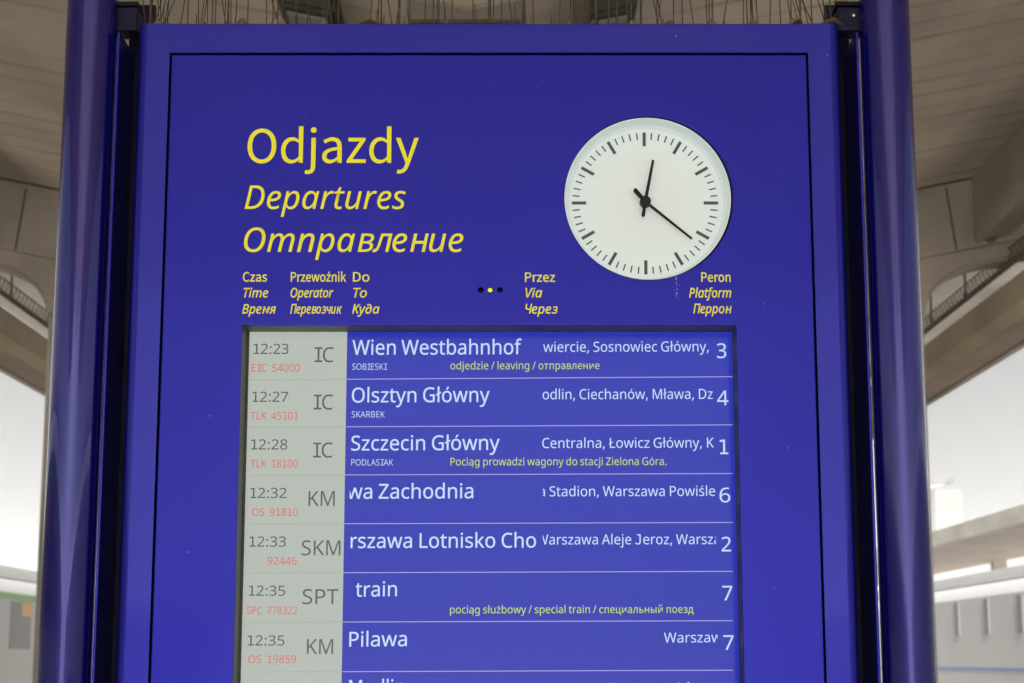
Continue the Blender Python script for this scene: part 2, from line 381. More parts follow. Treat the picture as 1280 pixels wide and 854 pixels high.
    (1, 111): (788, [[347,-11,266,-3,198,23,142,66,100,124,75,195,67,277,70,335,78,392,91,449,109,504,133,556,162,604,195,648,235,686,279,717,329,741,383,755,442,760,523,751,592,725,648,682,689,624,714,553,722,470,719,413,711,356,698,299,680,244,656,192,628,144,594,101,555,63,511,31,461,8,407,-6],[354,91,397,96,438,112,476,138,510,174,539,219,563,273,581,335,592,406,596,484,594,512,590,539,581,566,569,591,553,613,533,632,508,646,478,655,444,658,394,652,350,634,310,605,275,566,246,520,222,465,205,405,195,341,192,273,196,219,211,175,234,139,267,112,306,96]]),
    (1, 112): (810, [[-31,-336,199,750,299,750,283,610,288,610,322,649,359,685,399,717,442,742,488,757,539,763,595,755,644,734,686,698,717,648,735,584,742,506,739,439,730,374,716,311,697,250,673,195,644,143,610,98,571,59,528,28,481,5,431,-9,376,-14,329,-10,289,3,255,24,226,52,203,82,185,115,178,115,171,52,160,-13,91,-336],[367,88,403,92,437,104,469,124,498,150,524,182,548,220,568,261,585,307,598,355,608,406,614,457,616,509,602,593,563,644,497,660,466,657,434,645,402,626,371,601,341,570,313,533,288,492,266,447,248,399,235,347,227,294,224,239,228,197,239,161,259,130,286,107,322,93]]),
    (1, 114): (557, [[39,0,199,750,299,750,284,611,291,611,331,661,353,685,375,706,399,725,425,742,454,754,485,761,519,764,560,762,600,754,574,644,525,651,502,652,457,647,416,631,378,606,343,572,313,533,287,488,265,440,248,392,235,343,162,0]]),
    (1, 115): (604, [[217,-14,173,-13,133,-8,97,-1,34,20,7,34,7,147,33,132,99,106,136,95,174,89,213,87,263,90,305,101,339,120,363,144,377,172,382,204,379,230,370,252,355,272,333,292,207,370,167,401,136,432,113,467,100,506,95,551,103,611,126,662,164,705,216,738,278,757,350,764,394,762,437,757,476,748,513,737,547,725,576,712,537,614,485,636,456,646,424,654,389,659,350,660,312,657,280,648,254,632,234,611,222,586,218,558,221,535,229,514,243,495,265,475,297,452,387,400,427,371,461,341,487,307,503,266,508,217,499,147,473,90,429,45,370,12,299,-7]]),
    (1, 116): (465, [[259,-14,211,-10,169,2,132,22,103,53,86,95,80,150,81,180,92,249,178,656,62,656,73,712,199,765,285,921,358,921,320,750,509,750,490,656,302,656,207,206,203,177,205,143,211,125,220,109,234,97,253,89,294,87,342,95,376,105,376,11,346,0,325,-6,280,-13]]),
    (1, 117): (810, [[264,-14,211,-9,166,7,128,34,100,70,83,116,77,172,77,193,82,233,92,292,190,750,315,750,207,241,201,185,204,157,212,133,225,114,243,100,268,91,299,88,332,92,366,103,402,122,438,149,473,185,506,229,535,284,560,350,579,427,648,750,770,750,610,0,509,0,525,139,518,139,478,93,455,69,430,47,403,27,373,10,340,-3,304,-11]]),
    (1, 121): (653, [[-35,-336,-90,-332,-132,-322,-132,-222,-90,-232,-58,-235,-42,-235,-6,-231,26,-220,55,-200,81,-173,106,-139,132,-98,180,-11,67,750,190,750,244,348,250,281,255,178,257,101,262,101,346,290,589,750,721,750,245,-126,207,-190,167,-243,127,-283,81,-312,27,-330]]),
    (2, 1055): (982, [[138,0,263,0,263,892,719,892,719,0,845,0,845,999,138,999]]),
    (2, 1063): (910, [[647,0,772,0,772,999,647,999,647,522,601,514,545,509,477,507,339,527,254,596,225,728,225,999,102,999,102,728,113,620,146,537,199,475,271,434,360,411,465,403,536,405,596,410,647,417]]),
    (2, 1074): (772, [[125,0,422,0,574,22,676,91,714,211,692,300,636,358,559,388,559,394,624,427,666,480,681,552,647,660,552,721,409,740,125,740],[248,429,248,651,396,651,490,638,543,600,560,541,543,482,487,443,388,429],[248,89,248,341,401,341,506,326,570,284,591,219,571,149,510,104,407,89]]),
    (2, 1079): (695, [[337,-18,484,9,592,86,634,204,613,294,558,354,480,387,480,394,546,434,588,490,602,559,564,670,467,737,334,759,234,749,149,720,75,676,125,594,185,630,250,652,327,659,407,647,461,609,481,546,461,484,402,443,304,429,218,429,218,341,320,341,424,327,488,285,510,215,485,144,419,98,326,82,251,89,179,112,110,155,56,75,144,20,237,-9]]),
    (2, 1082): (758, [[125,0,251,0,251,334,395,334,602,0,737,0,486,388,550,537,586,602,620,631,657,638,681,634,703,751,659,759,587,748,524,701,466,601,392,435,251,435,251,740,125,740]]),
    (2, 1083): (808, [[83,-18,177,10,242,91,278,228,327,639,557,639,557,0,683,0,683,740,229,740,172,259,152,170,119,119,72,102,38,108,15,-7,36,-13]]),
    (2, 1084): (963, [[125,0,237,0,237,334,229,503,223,589,229,589,297,414,441,69,523,69,711,529,734,589,740,589,728,412,726,334,726,0,839,0,839,740,696,740,555,392,534,331,488,213,481,213,414,392,268,740,125,740]]),
    (2, 1085): (857, [[125,0,251,0,251,330,606,330,606,0,730,0,730,740,606,740,606,439,251,439,251,740,125,740]]),
    (2, 1095): (779, [[530,0,654,0,654,740,530,740,530,395,489,387,451,383,410,381,299,398,234,448,214,537,214,740,91,740,91,537,126,389,225,305,384,279,441,281,484,286,530,294]]),
    (2, 1103): (782, [[417,383,316,398,253,444,230,518,253,589,316,631,417,644,533,644,533,383],[49,0,189,0,394,293,533,293,533,0,657,0,657,740,395,740,247,719,145,650,106,520,129,421,189,351,275,309]]),
    (1, 8706): (814, [[319,-14,245,-6,184,17,135,55,100,108,78,175,71,256,74,307,81,357,92,406,108,454,128,498,153,540,180,578,211,610,245,637,301,667,362,685,428,691,468,688,504,679,538,664,568,643,595,619,617,589,620,641,613,722,596,788,569,840,533,877,488,899,432,907,405,905,345,893,314,882,284,868,256,851,256,968,285,980,317,991,350,999,418,1009,449,1010,538,1000,610,969,668,916,691,883,710,844,724,800,735,750,741,696,743,637,740,558,731,481,717,406,697,335,673,268,644,207,611,152,575,105,534,66,469,21,397,-5],[326,90,368,95,408,111,446,139,481,175,512,220,541,272,565,331,583,395,596,463,584,500,565,532,539,559,510,580,477,592,442,596,396,591,354,574,316,547,282,511,254,469,230,420,213,368,202,312,199,255,202,206,213,166,232,133,257,109,288,94]]),
    (3, 44): (375, [[57,-180,71,-126,110,55,120,111,127,162,259,162,269,147,255,96,216,-16,171,-129,148,-180]]),
    (3, 46): (375, [[186,-20,164,-17,144,-10,126,3,112,21,104,45,101,76,104,107,112,131,126,148,144,160,164,167,186,169,209,167,230,160,248,148,263,131,271,107,274,76,271,45,263,21,248,3,230,-10,209,-17]]),
    (3, 47): (520, [[14,0,386,999,506,999,134,0]]),
    (3, 48): (800, [[399,-14,345,-10,296,1,252,20,213,47,178,81,149,122,124,171,104,225,89,285,77,351,71,423,69,554,72,604,83,696,91,738,101,778,128,848,163,907,207,954,261,987,325,1008,399,1014,452,1011,501,999,545,981,585,954,619,921,649,879,674,831,695,777,711,717,723,651,729,579,732,501,731,449,728,399,717,307,708,264,698,225,671,154,636,95,592,48,538,13,474,-7],[399,91,466,102,520,136,559,192,574,229,586,272,595,320,602,375,606,435,607,501,606,566,602,626,595,680,586,728,574,770,559,807,520,864,466,898,399,909,331,898,277,864,239,807,224,770,213,728,203,680,197,626,193,566,192,501,193,435,197,375,203,321,213,273,224,230,239,193,277,136,331,102]]),
    (3, 49): (800, [[181,114,391,114,391,878,165,827,165,950,390,1000,525,1000,525,114,733,114,733,0,181,0]]),
    (3, 50): (800, [[67,0,67,102,377,415,456,501,488,540,514,578,534,616,549,655,558,697,561,740,556,791,539,832,512,865,476,889,434,903,385,908,338,905,296,897,257,883,220,864,182,841,144,813,78,895,119,926,164,954,213,979,266,998,323,1009,385,1013,472,1005,545,982,606,942,651,889,678,824,687,747,683,696,673,647,655,601,631,556,601,511,565,466,525,420,431,323,222,118,222,112,728,112,728,0]]),
    (3, 51): (800, [[337,-14,286,-13,238,-9,192,-2,148,8,105,22,63,41,63,155,106,136,151,120,199,107,247,97,293,91,339,90,420,95,484,113,532,142,565,181,585,230,592,287,584,343,559,388,518,422,463,445,394,459,312,463,215,463,215,568,313,568,389,574,451,591,500,620,536,658,557,704,564,757,558,802,542,839,515,870,478,892,434,905,382,909,331,907,284,899,243,886,205,868,168,848,130,825,69,909,107,936,151,960,201,982,256,999,316,1010,381,1013,476,1005,554,982,614,943,656,892,681,833,690,765,684,703,665,649,634,605,592,570,542,544,483,526,483,520,556,506,616,481,662,445,694,400,714,346,721,284,716,228,703,177,680,129,648,88,606,52,555,24,493,3,420,-10]]),
    (3, 52): (800, [[508,0,508,227,29,227,29,332,499,1005,627,1005,627,337,772,337,772,227,627,227,627,0],[150,337,508,337,510,776,515,873,509,873,492,836,460,779]]),
    (3, 53): (800, [[347,-14,297,-12,248,-8,202,0,159,11,121,24,88,41,88,157,124,138,165,122,211,108,258,99,304,93,348,91,417,97,477,114,527,143,564,185,587,239,595,306,588,367,568,417,534,457,487,486,423,503,344,509,317,509,223,498,173,488,112,527,150,999,651,999,651,887,255,887,231,597,295,607,353,612,385,613,434,611,480,604,523,594,562,579,598,559,630,536,680,478,710,405,721,319,718,269,710,223,696,180,677,141,652,106,622,75,587,48,548,25,504,8,456,-4,404,-12]]),
    (3, 54): (800, [[417,-14,356,-9,298,7,245,34,197,71,156,119,122,179,109,213,97,250,88,290,82,333,78,378,77,427,79,498,85,569,96,639,112,706,135,769,164,828,202,880,248,925,304,963,369,991,446,1007,534,1013,576,1012,622,1008,641,1005,658,1000,658,895,640,901,601,908,559,912,476,909,423,898,376,880,336,856,303,827,275,792,252,753,235,710,221,663,211,614,204,562,200,508,208,508,233,539,263,567,298,591,340,610,389,622,445,625,526,617,596,590,655,546,699,486,726,411,735,322,732,271,725,225,713,182,696,143,675,107,649,76,585,26,507,-4],[416,90,471,96,518,115,558,146,589,191,607,249,613,322,607,381,591,431,565,473,527,504,479,523,420,529,378,526,340,517,305,502,275,482,249,459,229,432,214,404,205,375,201,346,204,306,212,266,225,226,244,189,268,156,297,128,331,107,371,94]]),
    (3, 55): (800, [[190,0,600,887,62,887,62,999,732,999,732,904,326,0]]),
    (3, 56): (800, [[403,-14,351,-12,304,-6,261,4,221,17,186,35,155,57,107,110,78,176,69,255,72,298,81,338,97,374,118,406,144,435,173,460,206,483,240,504,276,522,230,552,188,586,152,623,123,667,106,717,101,775,105,824,118,867,140,905,169,937,205,964,246,985,293,1001,344,1010,399,1013,481,1006,553,986,614,951,661,904,689,845,698,774,695,735,687,700,672,669,653,640,630,614,603,590,573,568,541,547,508,529,548,508,585,486,620,462,651,436,678,408,700,376,717,342,727,302,730,259,720,181,691,114,642,59,576,19,496,-6],[404,576,450,598,491,623,527,651,554,683,571,723,576,770,571,813,555,848,527,877,491,897,448,910,397,914,349,910,307,897,271,877,243,848,227,813,221,770,224,737,232,708,246,683,264,661,286,641,312,623,341,607],[400,84,463,89,515,105,556,132,586,168,604,209,610,257,604,303,585,344,553,378,510,409,459,438,378,472,321,444,274,414,237,381,210,344,194,302,189,253,195,207,212,167,241,132,281,105,335,89]]),
    (3, 57): (800, [[269,-14,249,-14,180,-8,143,0,143,105,181,95,222,89,266,87,327,90,381,101,427,119,467,143,501,172,529,206,552,245,570,288,583,335,593,385,600,436,603,490,595,490,571,459,541,432,506,408,463,389,414,377,357,374,276,382,207,409,149,453,105,513,79,587,70,676,74,742,88,803,110,856,140,903,177,941,221,972,271,995,327,1008,389,1013,450,1008,508,992,561,965,609,927,649,879,683,819,708,749,723,666,728,572,725,501,719,430,709,360,693,293,670,230,640,171,602,119,556,74,500,36,434,8,357,-8],[383,470,426,473,465,482,499,497,530,517,555,540,576,567,591,595,600,624,603,653,600,693,592,733,579,772,561,809,537,842,508,870,474,892,434,905,389,909,335,903,287,884,247,852,216,807,198,749,192,677,197,617,213,567,239,525,275,495,324,476]]),
    (3, 58): (375, [[186,579,164,582,144,589,126,602,112,620,104,644,101,674,104,706,112,731,126,749,144,760,164,767,186,770,209,767,230,760,248,749,263,731,271,706,274,674,271,644,263,620,248,602,230,589,209,582],[186,-20,164,-17,144,-10,126,3,112,21,104,45,101,76,104,107,112,131,126,148,144,160,164,167,186,169,209,167,230,160,248,148,263,131,271,107,274,76,271,45,263,21,248,3,230,-10,209,-17]]),
    (3, 65): (894, [[0,0,390,1003,504,1003,893,0,763,0,642,309,246,309,127,0],[288,421,604,421,479,764,445,873,423,788,402,723]]),
    (3, 66): (909, [[136,0,136,999,421,999,481,997,536,993,586,985,630,974,670,961,704,944,758,898,790,834,800,751,795,696,779,647,751,605,714,571,667,546,610,530,610,523,651,515,689,503,724,487,756,467,783,442,805,411,821,375,831,333,834,284,824,200,793,130,741,74,708,51,671,33,631,19,587,8,539,2,487,0],[262,574,446,574,523,578,582,592,623,615,649,647,665,688,670,737,664,787,644,827,612,856,566,875,504,887,427,891,262,891],[262,106,463,106,543,112,604,129,648,158,677,196,694,241,700,294,694,343,676,385,646,420,600,447,536,463,453,469,262,469]]),
    (3, 67): (884, [[544,-14,495,-12,448,-7,404,2,363,14,325,30,290,49,227,97,176,157,136,228,121,268,108,310,98,354,91,401,87,450,85,501,87,550,91,598,99,643,110,687,124,728,141,767,183,839,238,899,304,948,341,968,381,984,423,997,468,1006,515,1011,565,1013,617,1011,666,1006,713,998,758,987,801,972,841,954,791,848,724,874,688,886,649,895,607,901,564,902,512,899,464,890,420,876,380,855,343,828,311,795,282,757,259,714,241,667,229,616,221,560,218,499,221,440,228,384,240,333,257,286,278,243,304,205,335,172,371,145,412,124,457,109,507,100,562,97,606,98,647,102,687,108,764,125,802,136,802,27,764,14,726,4,686,-4,644,-10,597,-13]]),
    (3, 68): (1021, [[136,0,136,999,444,999,493,997,540,993,584,985,627,974,667,960,705,943,773,900,830,845,876,779,894,741,909,701,921,657,929,611,934,561,936,509,932,428,921,354,902,287,875,227,840,174,798,128,749,89,694,57,633,32,566,14,493,4,414,0],[262,108,397,108,521,119,623,152,702,207,758,284,792,384,803,505,800,569,792,627,778,678,759,724,735,764,704,798,669,827,630,850,585,868,537,881,483,889,425,891,262,891]]),
    (3, 69): (778, [[136,0,136,999,694,999,694,888,262,888,262,576,669,576,669,467,262,467,262,111,694,111,694,0]]),
    (3, 71): (1019, [[564,-14,513,-12,466,-7,421,2,379,14,339,29,302,48,237,96,183,155,141,226,124,266,110,308,99,352,91,399,87,448,85,499,87,551,92,599,101,646,113,690,128,732,147,771,169,808,194,842,222,873,253,901,287,927,324,949,364,969,406,985,451,997,499,1006,550,1011,603,1013,658,1011,711,1006,762,998,811,986,857,971,901,954,853,845,817,860,777,874,734,886,689,895,643,901,596,902,539,899,485,890,437,876,392,855,352,828,317,795,286,757,261,714,242,667,228,616,220,560,217,499,221,423,234,353,255,289,286,232,326,185,376,146,437,118,509,101,593,95,672,98,735,107,789,119,789,416,569,416,569,527,915,527,915,38,861,22,806,9,751,-1,694,-8,631,-13]]),
    (3, 73): (640, [[135,1000,690,1000,690,886,480,886,480,114,690,114,690,0,135,0,135,114,344,114,344,886,135,886]]),
    (3, 74): (826, [[73,41,73,199,114,166,156,139,199,118,243,102,288,93,333,90,391,96,435,113,467,140,488,183,501,245,505,326,505,886,250,886,250,1000,640,1000,640,326,638,266,632,212,622,165,609,123,591,88,569,59,543,35,512,15,475,0,433,-11,386,-17,333,-19,291,-18,248,-13,206,-5,163,7,118,22]]),
    (3, 75): (866, [[136,0,136,999,262,999,262,506,704,999,851,999,455,564,866,0,718,0,364,477,262,388,262,0]]),
    (3, 76): (733, [[136,0,136,999,262,999,262,112,698,112,698,0]]),
    (3, 77): (1269, [[136,0,136,999,322,999,630,180,635,180,949,999,1133,999,1133,0,1009,0,1009,663,1012,758,1019,874,1013,874,680,0,576,0,248,876,242,876,251,709,252,0]]),
    (3, 79): (1093, [[547,-14,497,-12,449,-7,405,2,363,15,325,31,289,50,226,99,175,159,136,231,120,271,108,313,98,357,91,403,87,452,85,502,87,553,91,601,98,646,108,690,120,732,136,771,175,842,226,902,289,950,325,970,363,986,405,998,450,1007,498,1013,548,1014,597,1013,643,1007,686,998,727,986,765,970,800,951,863,903,914,843,955,772,971,732,984,690,994,646,1002,600,1006,552,1007,501,1006,450,1002,402,994,356,984,312,971,270,955,230,914,159,863,99,800,50,765,31,727,15,686,2,642,-7,596,-12],[547,95,601,98,651,107,695,122,734,143,767,170,796,204,820,242,840,285,855,332,866,384,872,440,874,501,872,562,866,618,855,669,840,716,820,759,796,797,767,830,734,856,695,877,651,892,602,901,548,904,495,901,445,892,401,877,362,856,328,830,299,797,274,759,254,716,238,669,227,618,221,562,218,501,220,440,227,384,238,332,254,285,274,242,298,204,327,170,361,143,400,122,444,107,493,98]]),
    (3, 80): (846, [[136,0,136,999,400,999,462,997,519,990,569,980,614,965,653,946,686,922,735,864,765,791,775,705,771,651,759,600,738,551,708,506,666,467,614,434,548,409,469,394,376,389,262,389,262,0],[262,497,362,497,449,502,520,517,575,543,614,581,637,633,645,700,638,758,618,807,583,844,534,870,470,886,389,891,262,891]]),
    (3, 82): (870, [[136,0,136,999,411,999,471,997,525,991,573,981,616,968,654,950,686,928,736,873,765,802,775,715,772,665,762,620,746,582,724,549,699,521,671,497,640,478,608,461,575,448,849,0,702,0,460,413,262,413,262,0],[262,519,411,519,485,524,544,541,589,567,620,605,639,652,645,709,638,768,619,815,586,849,540,872,479,885,404,890,262,890]]),
    (3, 83): (768, [[346,-14,291,-13,239,-8,190,-1,145,8,106,20,71,34,71,154,108,139,149,126,197,113,247,103,299,97,351,95,420,100,476,114,520,139,551,171,570,210,576,256,574,287,567,314,555,339,538,360,514,381,483,401,445,420,398,440,341,462,263,495,199,533,149,575,113,625,91,686,84,758,88,809,102,854,125,895,155,930,193,959,237,982,288,999,343,1010,403,1013,456,1011,507,1006,554,998,640,973,679,957,639,849,604,863,566,876,527,887,486,896,443,901,400,902,343,898,296,885,259,863,232,833,217,798,211,757,214,725,221,697,232,673,249,651,272,631,301,613,336,594,379,575,485,533,535,510,579,486,616,460,647,430,671,397,688,360,699,317,702,267,692,185,659,116,606,60,572,38,534,19,493,5,447,-6,398,-12]]),
    (3, 84): (778, [[326,0,326,888,14,888,14,999,763,999,763,888,452,888,452,0]]),
    (3, 87): (1301, [[281,0,17,999,148,999,324,305,340,225,351,151,372,270,404,396,581,999,711,999,918,306,949,151,960,224,987,347,1151,999,1283,999,1017,0,890,0,695,655,655,808,645,852,638,809,621,734,409,0]]),
    (3, 90): (800, [[53,0,53,95,579,887,70,887,70,999,732,999,732,904,206,112,746,112,746,0]]),
    (3, 97): (785, [[301,-14,237,-8,180,10,132,40,94,83,72,139,64,208,74,277,104,335,153,381,185,400,222,416,264,428,312,438,365,444,424,448,551,452,551,497,547,553,533,596,511,627,480,647,442,659,396,663,357,661,320,655,284,646,249,634,185,606,147,698,182,715,220,730,263,744,308,754,355,760,403,763,486,756,554,736,606,702,642,654,664,590,672,511,672,0,582,0,558,106,553,106,519,69,485,39,450,15,409,-1,360,-11],[329,85,389,91,441,109,487,138,522,179,543,233,550,299,550,367,439,362,356,355,291,340,246,318,216,288,198,251,192,207,196,169,209,138,230,115,258,98,291,89]]),
    (3, 98): (860, [[474,-14,419,-10,371,0,330,18,296,41,266,67,242,95,232,95,207,0,119,0,119,1063,242,1063,242,773,237,668,235,651,242,651,266,681,296,707,330,730,371,748,419,759,474,763,561,752,636,719,699,665,725,630,746,590,762,544,774,493,781,437,784,375,781,313,774,257,762,206,746,160,724,119,698,84,635,30,561,-3],[456,88,518,96,568,121,607,162,634,219,651,290,656,376,651,463,634,534,605,589,566,629,515,653,453,660,382,653,327,630,288,592,263,538,247,467,242,374,247,288,262,218,288,162,326,121,383,96]]),
    (3, 99): (672, [[420,-14,356,-9,297,4,243,27,195,59,154,101,121,153,97,215,82,287,77,371,82,457,97,532,123,596,158,649,199,691,248,723,303,746,363,759,428,764,466,763,503,759,572,744,601,734,625,723,588,621,509,645,452,655,425,656,358,648,303,625,260,585,229,530,210,459,204,372,210,289,228,220,258,164,300,124,353,100,418,92,458,94,494,98,527,105,586,124,613,136,613,27,587,15,559,5,530,-3,497,-9,461,-13]]),
    (3, 100): (860, [[385,-14,298,-3,223,29,161,83,135,118,114,159,98,204,86,256,79,312,77,374,79,435,86,492,98,543,115,589,136,630,162,665,224,720,299,753,386,764,440,760,488,750,528,732,563,709,593,683,618,653,627,653,618,764,618,1063,742,1063,742,0,642,0,624,101,618,101,594,71,564,44,529,20,488,1,440,-10],[404,88,476,95,532,117,572,153,598,204,614,269,620,350,620,372,615,458,599,530,574,587,534,629,477,653,403,662,342,653,293,627,254,583,226,524,210,453,204,371,210,288,226,218,254,162,293,121,343,96]]),
    (3, 101): (789, [[438,-14,370,-9,307,5,250,29,199,63,157,106,122,159,97,220,82,291,77,369,82,448,95,518,118,581,149,635,188,680,234,716,287,743,345,759,409,764,470,759,525,745,574,722,617,690,652,651,681,604,701,550,714,491,718,425,718,351,204,351,213,273,234,208,269,157,316,120,374,98,444,91,489,92,532,97,570,104,607,114,645,127,684,143,684,35,646,20,608,7,571,-2,531,-9,487,-13],[207,449,589,449,584,509,569,560,545,604,510,637,464,657,407,663,353,657,306,638,268,607,238,564,218,511]]),
    (3, 102): (481, [[153,0,153,655,21,655,21,712,153,754,153,798,160,885,181,955,217,1007,265,1042,325,1063,396,1070,452,1067,478,1063,541,1045,509,949,458,963,438,967,397,970,360,965,329,951,306,928,289,896,279,852,276,799,276,750,465,750,465,655,276,655,276,0]]),
    (3, 103): (860, [[406,-336,302,-331,256,-324,212,-315,172,-303,136,-288,136,-175,174,-193,216,-208,260,-219,308,-227,359,-232,413,-234,473,-227,523,-208,565,-177,595,-135,614,-83,620,-22,621,55,624,99,618,99,591,65,559,36,523,14,482,-1,436,-11,386,-14,296,-3,220,31,159,88,134,124,113,165,97,211,86,260,79,315,77,374,79,431,86,485,97,534,113,580,134,621,159,658,220,717,296,752,385,764,433,761,477,751,518,736,556,714,590,686,620,651,627,651,644,750,742,750,742,-13,739,-64,732,-111,721,-154,705,-192,685,-225,660,-255,630,-279,595,-300,555,-316,510,-327,461,-334],[404,87,473,94,528,114,569,148,598,197,615,262,621,344,621,374,615,466,598,540,568,594,526,631,470,653,402,660,344,652,295,627,256,586,227,529,210,457,204,372,210,287,227,216,255,160,295,119,344,95]]),
    (3, 104): (865, [[119,0,119,1063,242,1063,241,715,239,680,235,646,243,646,271,682,303,710,342,733,385,749,430,759,477,763,561,755,629,734,683,697,721,645,744,576,751,488,751,0,630,0,630,480,611,580,555,640,462,660,387,653,329,629,289,590,263,536,247,468,242,388,242,0]]),
    (3, 105): (361, [[182,874,162,877,145,883,130,894,118,909,111,929,109,953,111,977,118,997,130,1012,145,1023,162,1029,182,1031,200,1029,216,1023,232,1012,244,997,251,977,253,953,251,929,244,909,232,894,216,883,200,877],[119,0,119,750,242,750,242,0]]),
    (3, 106): (361, [[182,874,162,877,145,883,130,894,118,909,111,929,109,953,111,977,118,997,130,1012,145,1023,162,1029,182,1031,200,1029,216,1023,232,1012,244,997,251,977,253,953,251,929,244,909,232,894,216,883,200,877],[31,-336,-12,-334,-77,-319,-77,-220,-18,-232,15,-234,44,-231,68,-223,90,-209,106,-188,116,-157,119,-116,119,750,242,750,242,-112,236,-177,220,-232,192,-276,151,-309,98,-329]]),
    (3, 107): (747, [[119,0,119,1063,241,1063,241,508,239,449,235,386,241,386,330,497,569,750,714,750,410,430,735,0,586,0,326,350,241,276,241,0]]),
    (3, 108): (361, [[119,0,119,1063,242,1063,242,0]]),
    (3, 110): (865, [[119,0,119,750,218,750,236,648,243,648,271,684,304,713,344,735,388,751,433,761,480,764,562,757,630,735,683,699,721,647,744,576,751,488,751,0,630,0,630,480,611,580,555,640,462,660,387,653,330,629,290,590,263,537,247,470,242,389,242,0]]),
    (3, 111): (846, [[421,-14,357,-9,298,6,244,31,196,66,155,111,122,164,97,227,82,297,77,376,80,436,87,491,100,541,119,587,142,627,171,663,204,694,241,719,281,739,326,753,374,761,425,764,491,759,551,744,605,718,653,684,694,640,727,587,751,525,766,455,771,376,768,317,760,262,747,211,729,166,705,125,676,88,643,57,606,31,565,12,521,-3,473,-11],[424,88,493,97,548,123,590,166,620,224,638,294,644,376,638,459,620,528,590,585,548,627,492,652,423,660,353,652,298,627,256,585,227,528,210,459,204,376,210,294,228,224,257,166,299,123,354,97]]),
    (3, 112): (860, [[119,-336,119,750,220,750,236,648,242,648,267,679,296,706,330,730,371,749,419,760,476,764,562,753,636,721,699,667,725,632,746,592,762,546,774,495,781,438,784,376,781,315,774,259,762,208,746,162,725,121,699,85,636,30,561,-3,474,-14,420,-10,372,1,331,19,296,42,266,67,242,95,234,95,242,-9,242,-336],[456,88,499,92,537,105,569,126,596,154,618,188,635,229,647,274,654,324,656,378,651,458,634,526,607,583,567,626,516,652,453,660,384,653,331,632,292,596,265,546,249,480,242,400,242,376,247,291,262,220,288,163,326,121,383,96]]),
    (3, 114): (578, [[119,0,119,750,220,750,234,613,239,613,266,652,297,687,333,719,374,744,419,759,469,764,514,762,557,756,541,642,502,649,460,652,423,649,387,638,353,621,321,597,294,567,272,532,255,493,245,448,242,400,242,0]]),
    (3, 115): (670, [[308,-14,258,-13,213,-8,173,-1,136,8,103,20,73,34,73,146,105,131,141,117,181,104,224,94,267,87,311,85,367,89,413,99,446,115,470,138,484,165,488,196,487,214,481,231,473,246,460,261,442,276,418,291,349,323,257,360,179,397,147,417,121,440,99,465,84,493,74,527,71,565,80,624,106,673,149,712,206,741,274,758,353,764,397,762,440,758,481,751,519,741,592,714,550,616,485,639,451,649,416,657,380,662,344,663,298,660,259,652,229,639,207,620,193,598,189,572,191,553,197,535,207,520,222,505,242,491,300,463,337,447,427,412,468,393,504,374,535,354,560,331,581,306,595,278,604,245,607,207,598,140,571,85,526,42,466,11,393,-8]]),
    (3, 116): (505, [[348,-14,310,-12,274,-5,240,6,209,23,182,47,160,77,142,115,132,162,129,218,129,655,22,655,22,714,130,763,179,922,252,922,252,750,469,750,469,655,252,655,252,221,256,179,266,146,285,120,309,101,337,90,369,87,388,87,461,98,474,102,474,8,459,2,418,-8,371,-13]]),
    (3, 117): (865, [[383,-14,300,-7,232,15,179,51,141,103,118,172,111,259,111,750,235,750,235,267,254,168,309,108,402,88,476,96,534,119,574,158,601,212,617,279,623,360,623,750,746,750,746,0,645,0,627,99,621,99,594,64,560,35,520,13,477,-2,431,-11]]),
    (3, 118): (711, [[284,0,0,750,132,750,315,239,348,126,351,109,357,109,380,192,420,308,579,750,711,750,425,0]]),
    (3, 119): (1100, [[221,1,15,751,143,751,276,229,291,157,295,127,301,127,338,284,351,329,484,751,618,751,767,262,786,190,798,129,803,129,813,187,853,351,958,751,1084,751,876,1,732,1,591,462,551,623,546,623,518,499,508,461,361,1]]),
    (3, 121): (714, [[118,-336,59,-332,15,-325,15,-227,82,-235,98,-235,138,-231,173,-219,201,-199,226,-172,247,-140,264,-102,304,-3,1,750,133,750,309,286,343,183,352,150,358,119,364,119,370,145,428,325,581,750,714,750,390,-104,362,-170,328,-226,289,-273,242,-308,185,-329]]),
    (3, 122): (658, [[55,0,55,81,458,655,78,655,78,750,593,750,593,658,196,95,603,95,603,0]]),
    (3, 1072): (767, [[296,-18,384,-3,466,35,541,89,545,89,556,0,658,0,658,455,632,616,549,721,402,759,288,743,190,707,112,662,159,576,224,614,299,644,381,655,475,628,521,559,534,469,391,447,277,417,189,377,128,327,92,266,80,192,109,78,185,7],[331,83,264,95,218,132,200,200,231,284,337,346,534,386,534,180,465,126,399,94]]),
    (3, 1074): (772, [[125,0,422,0,574,22,676,91,714,211,692,300,636,358,559,388,559,394,624,427,666,480,681,552,647,660,552,721,409,740,125,740],[248,429,248,651,396,651,490,638,543,600,560,541,543,482,487,443,388,429],[248,89,248,341,401,341,506,326,570,284,591,219,571,149,510,104,407,89]]),
    (3, 1076): (809, [[150,0,655,0,655,-262,763,-262,775,23,775,101,668,101,668,740,210,740,170,411,139,230,105,139,65,101,30,101,30,23,42,-262,150,-262],[198,101,231,166,259,260,279,388,308,639,544,639,544,101]]),
    (3, 1077): (755, [[425,-18,518,-8,598,19,668,57,624,140,567,109,506,89,439,82,315,114,229,203,193,341,692,341,698,411,663,595,563,716,402,759,319,747,241,711,173,654,119,577,84,482,71,369,83,256,119,161,174,84,245,28,330,-6],[192,429,231,554,306,632,405,659,504,633,567,555,589,429]]),
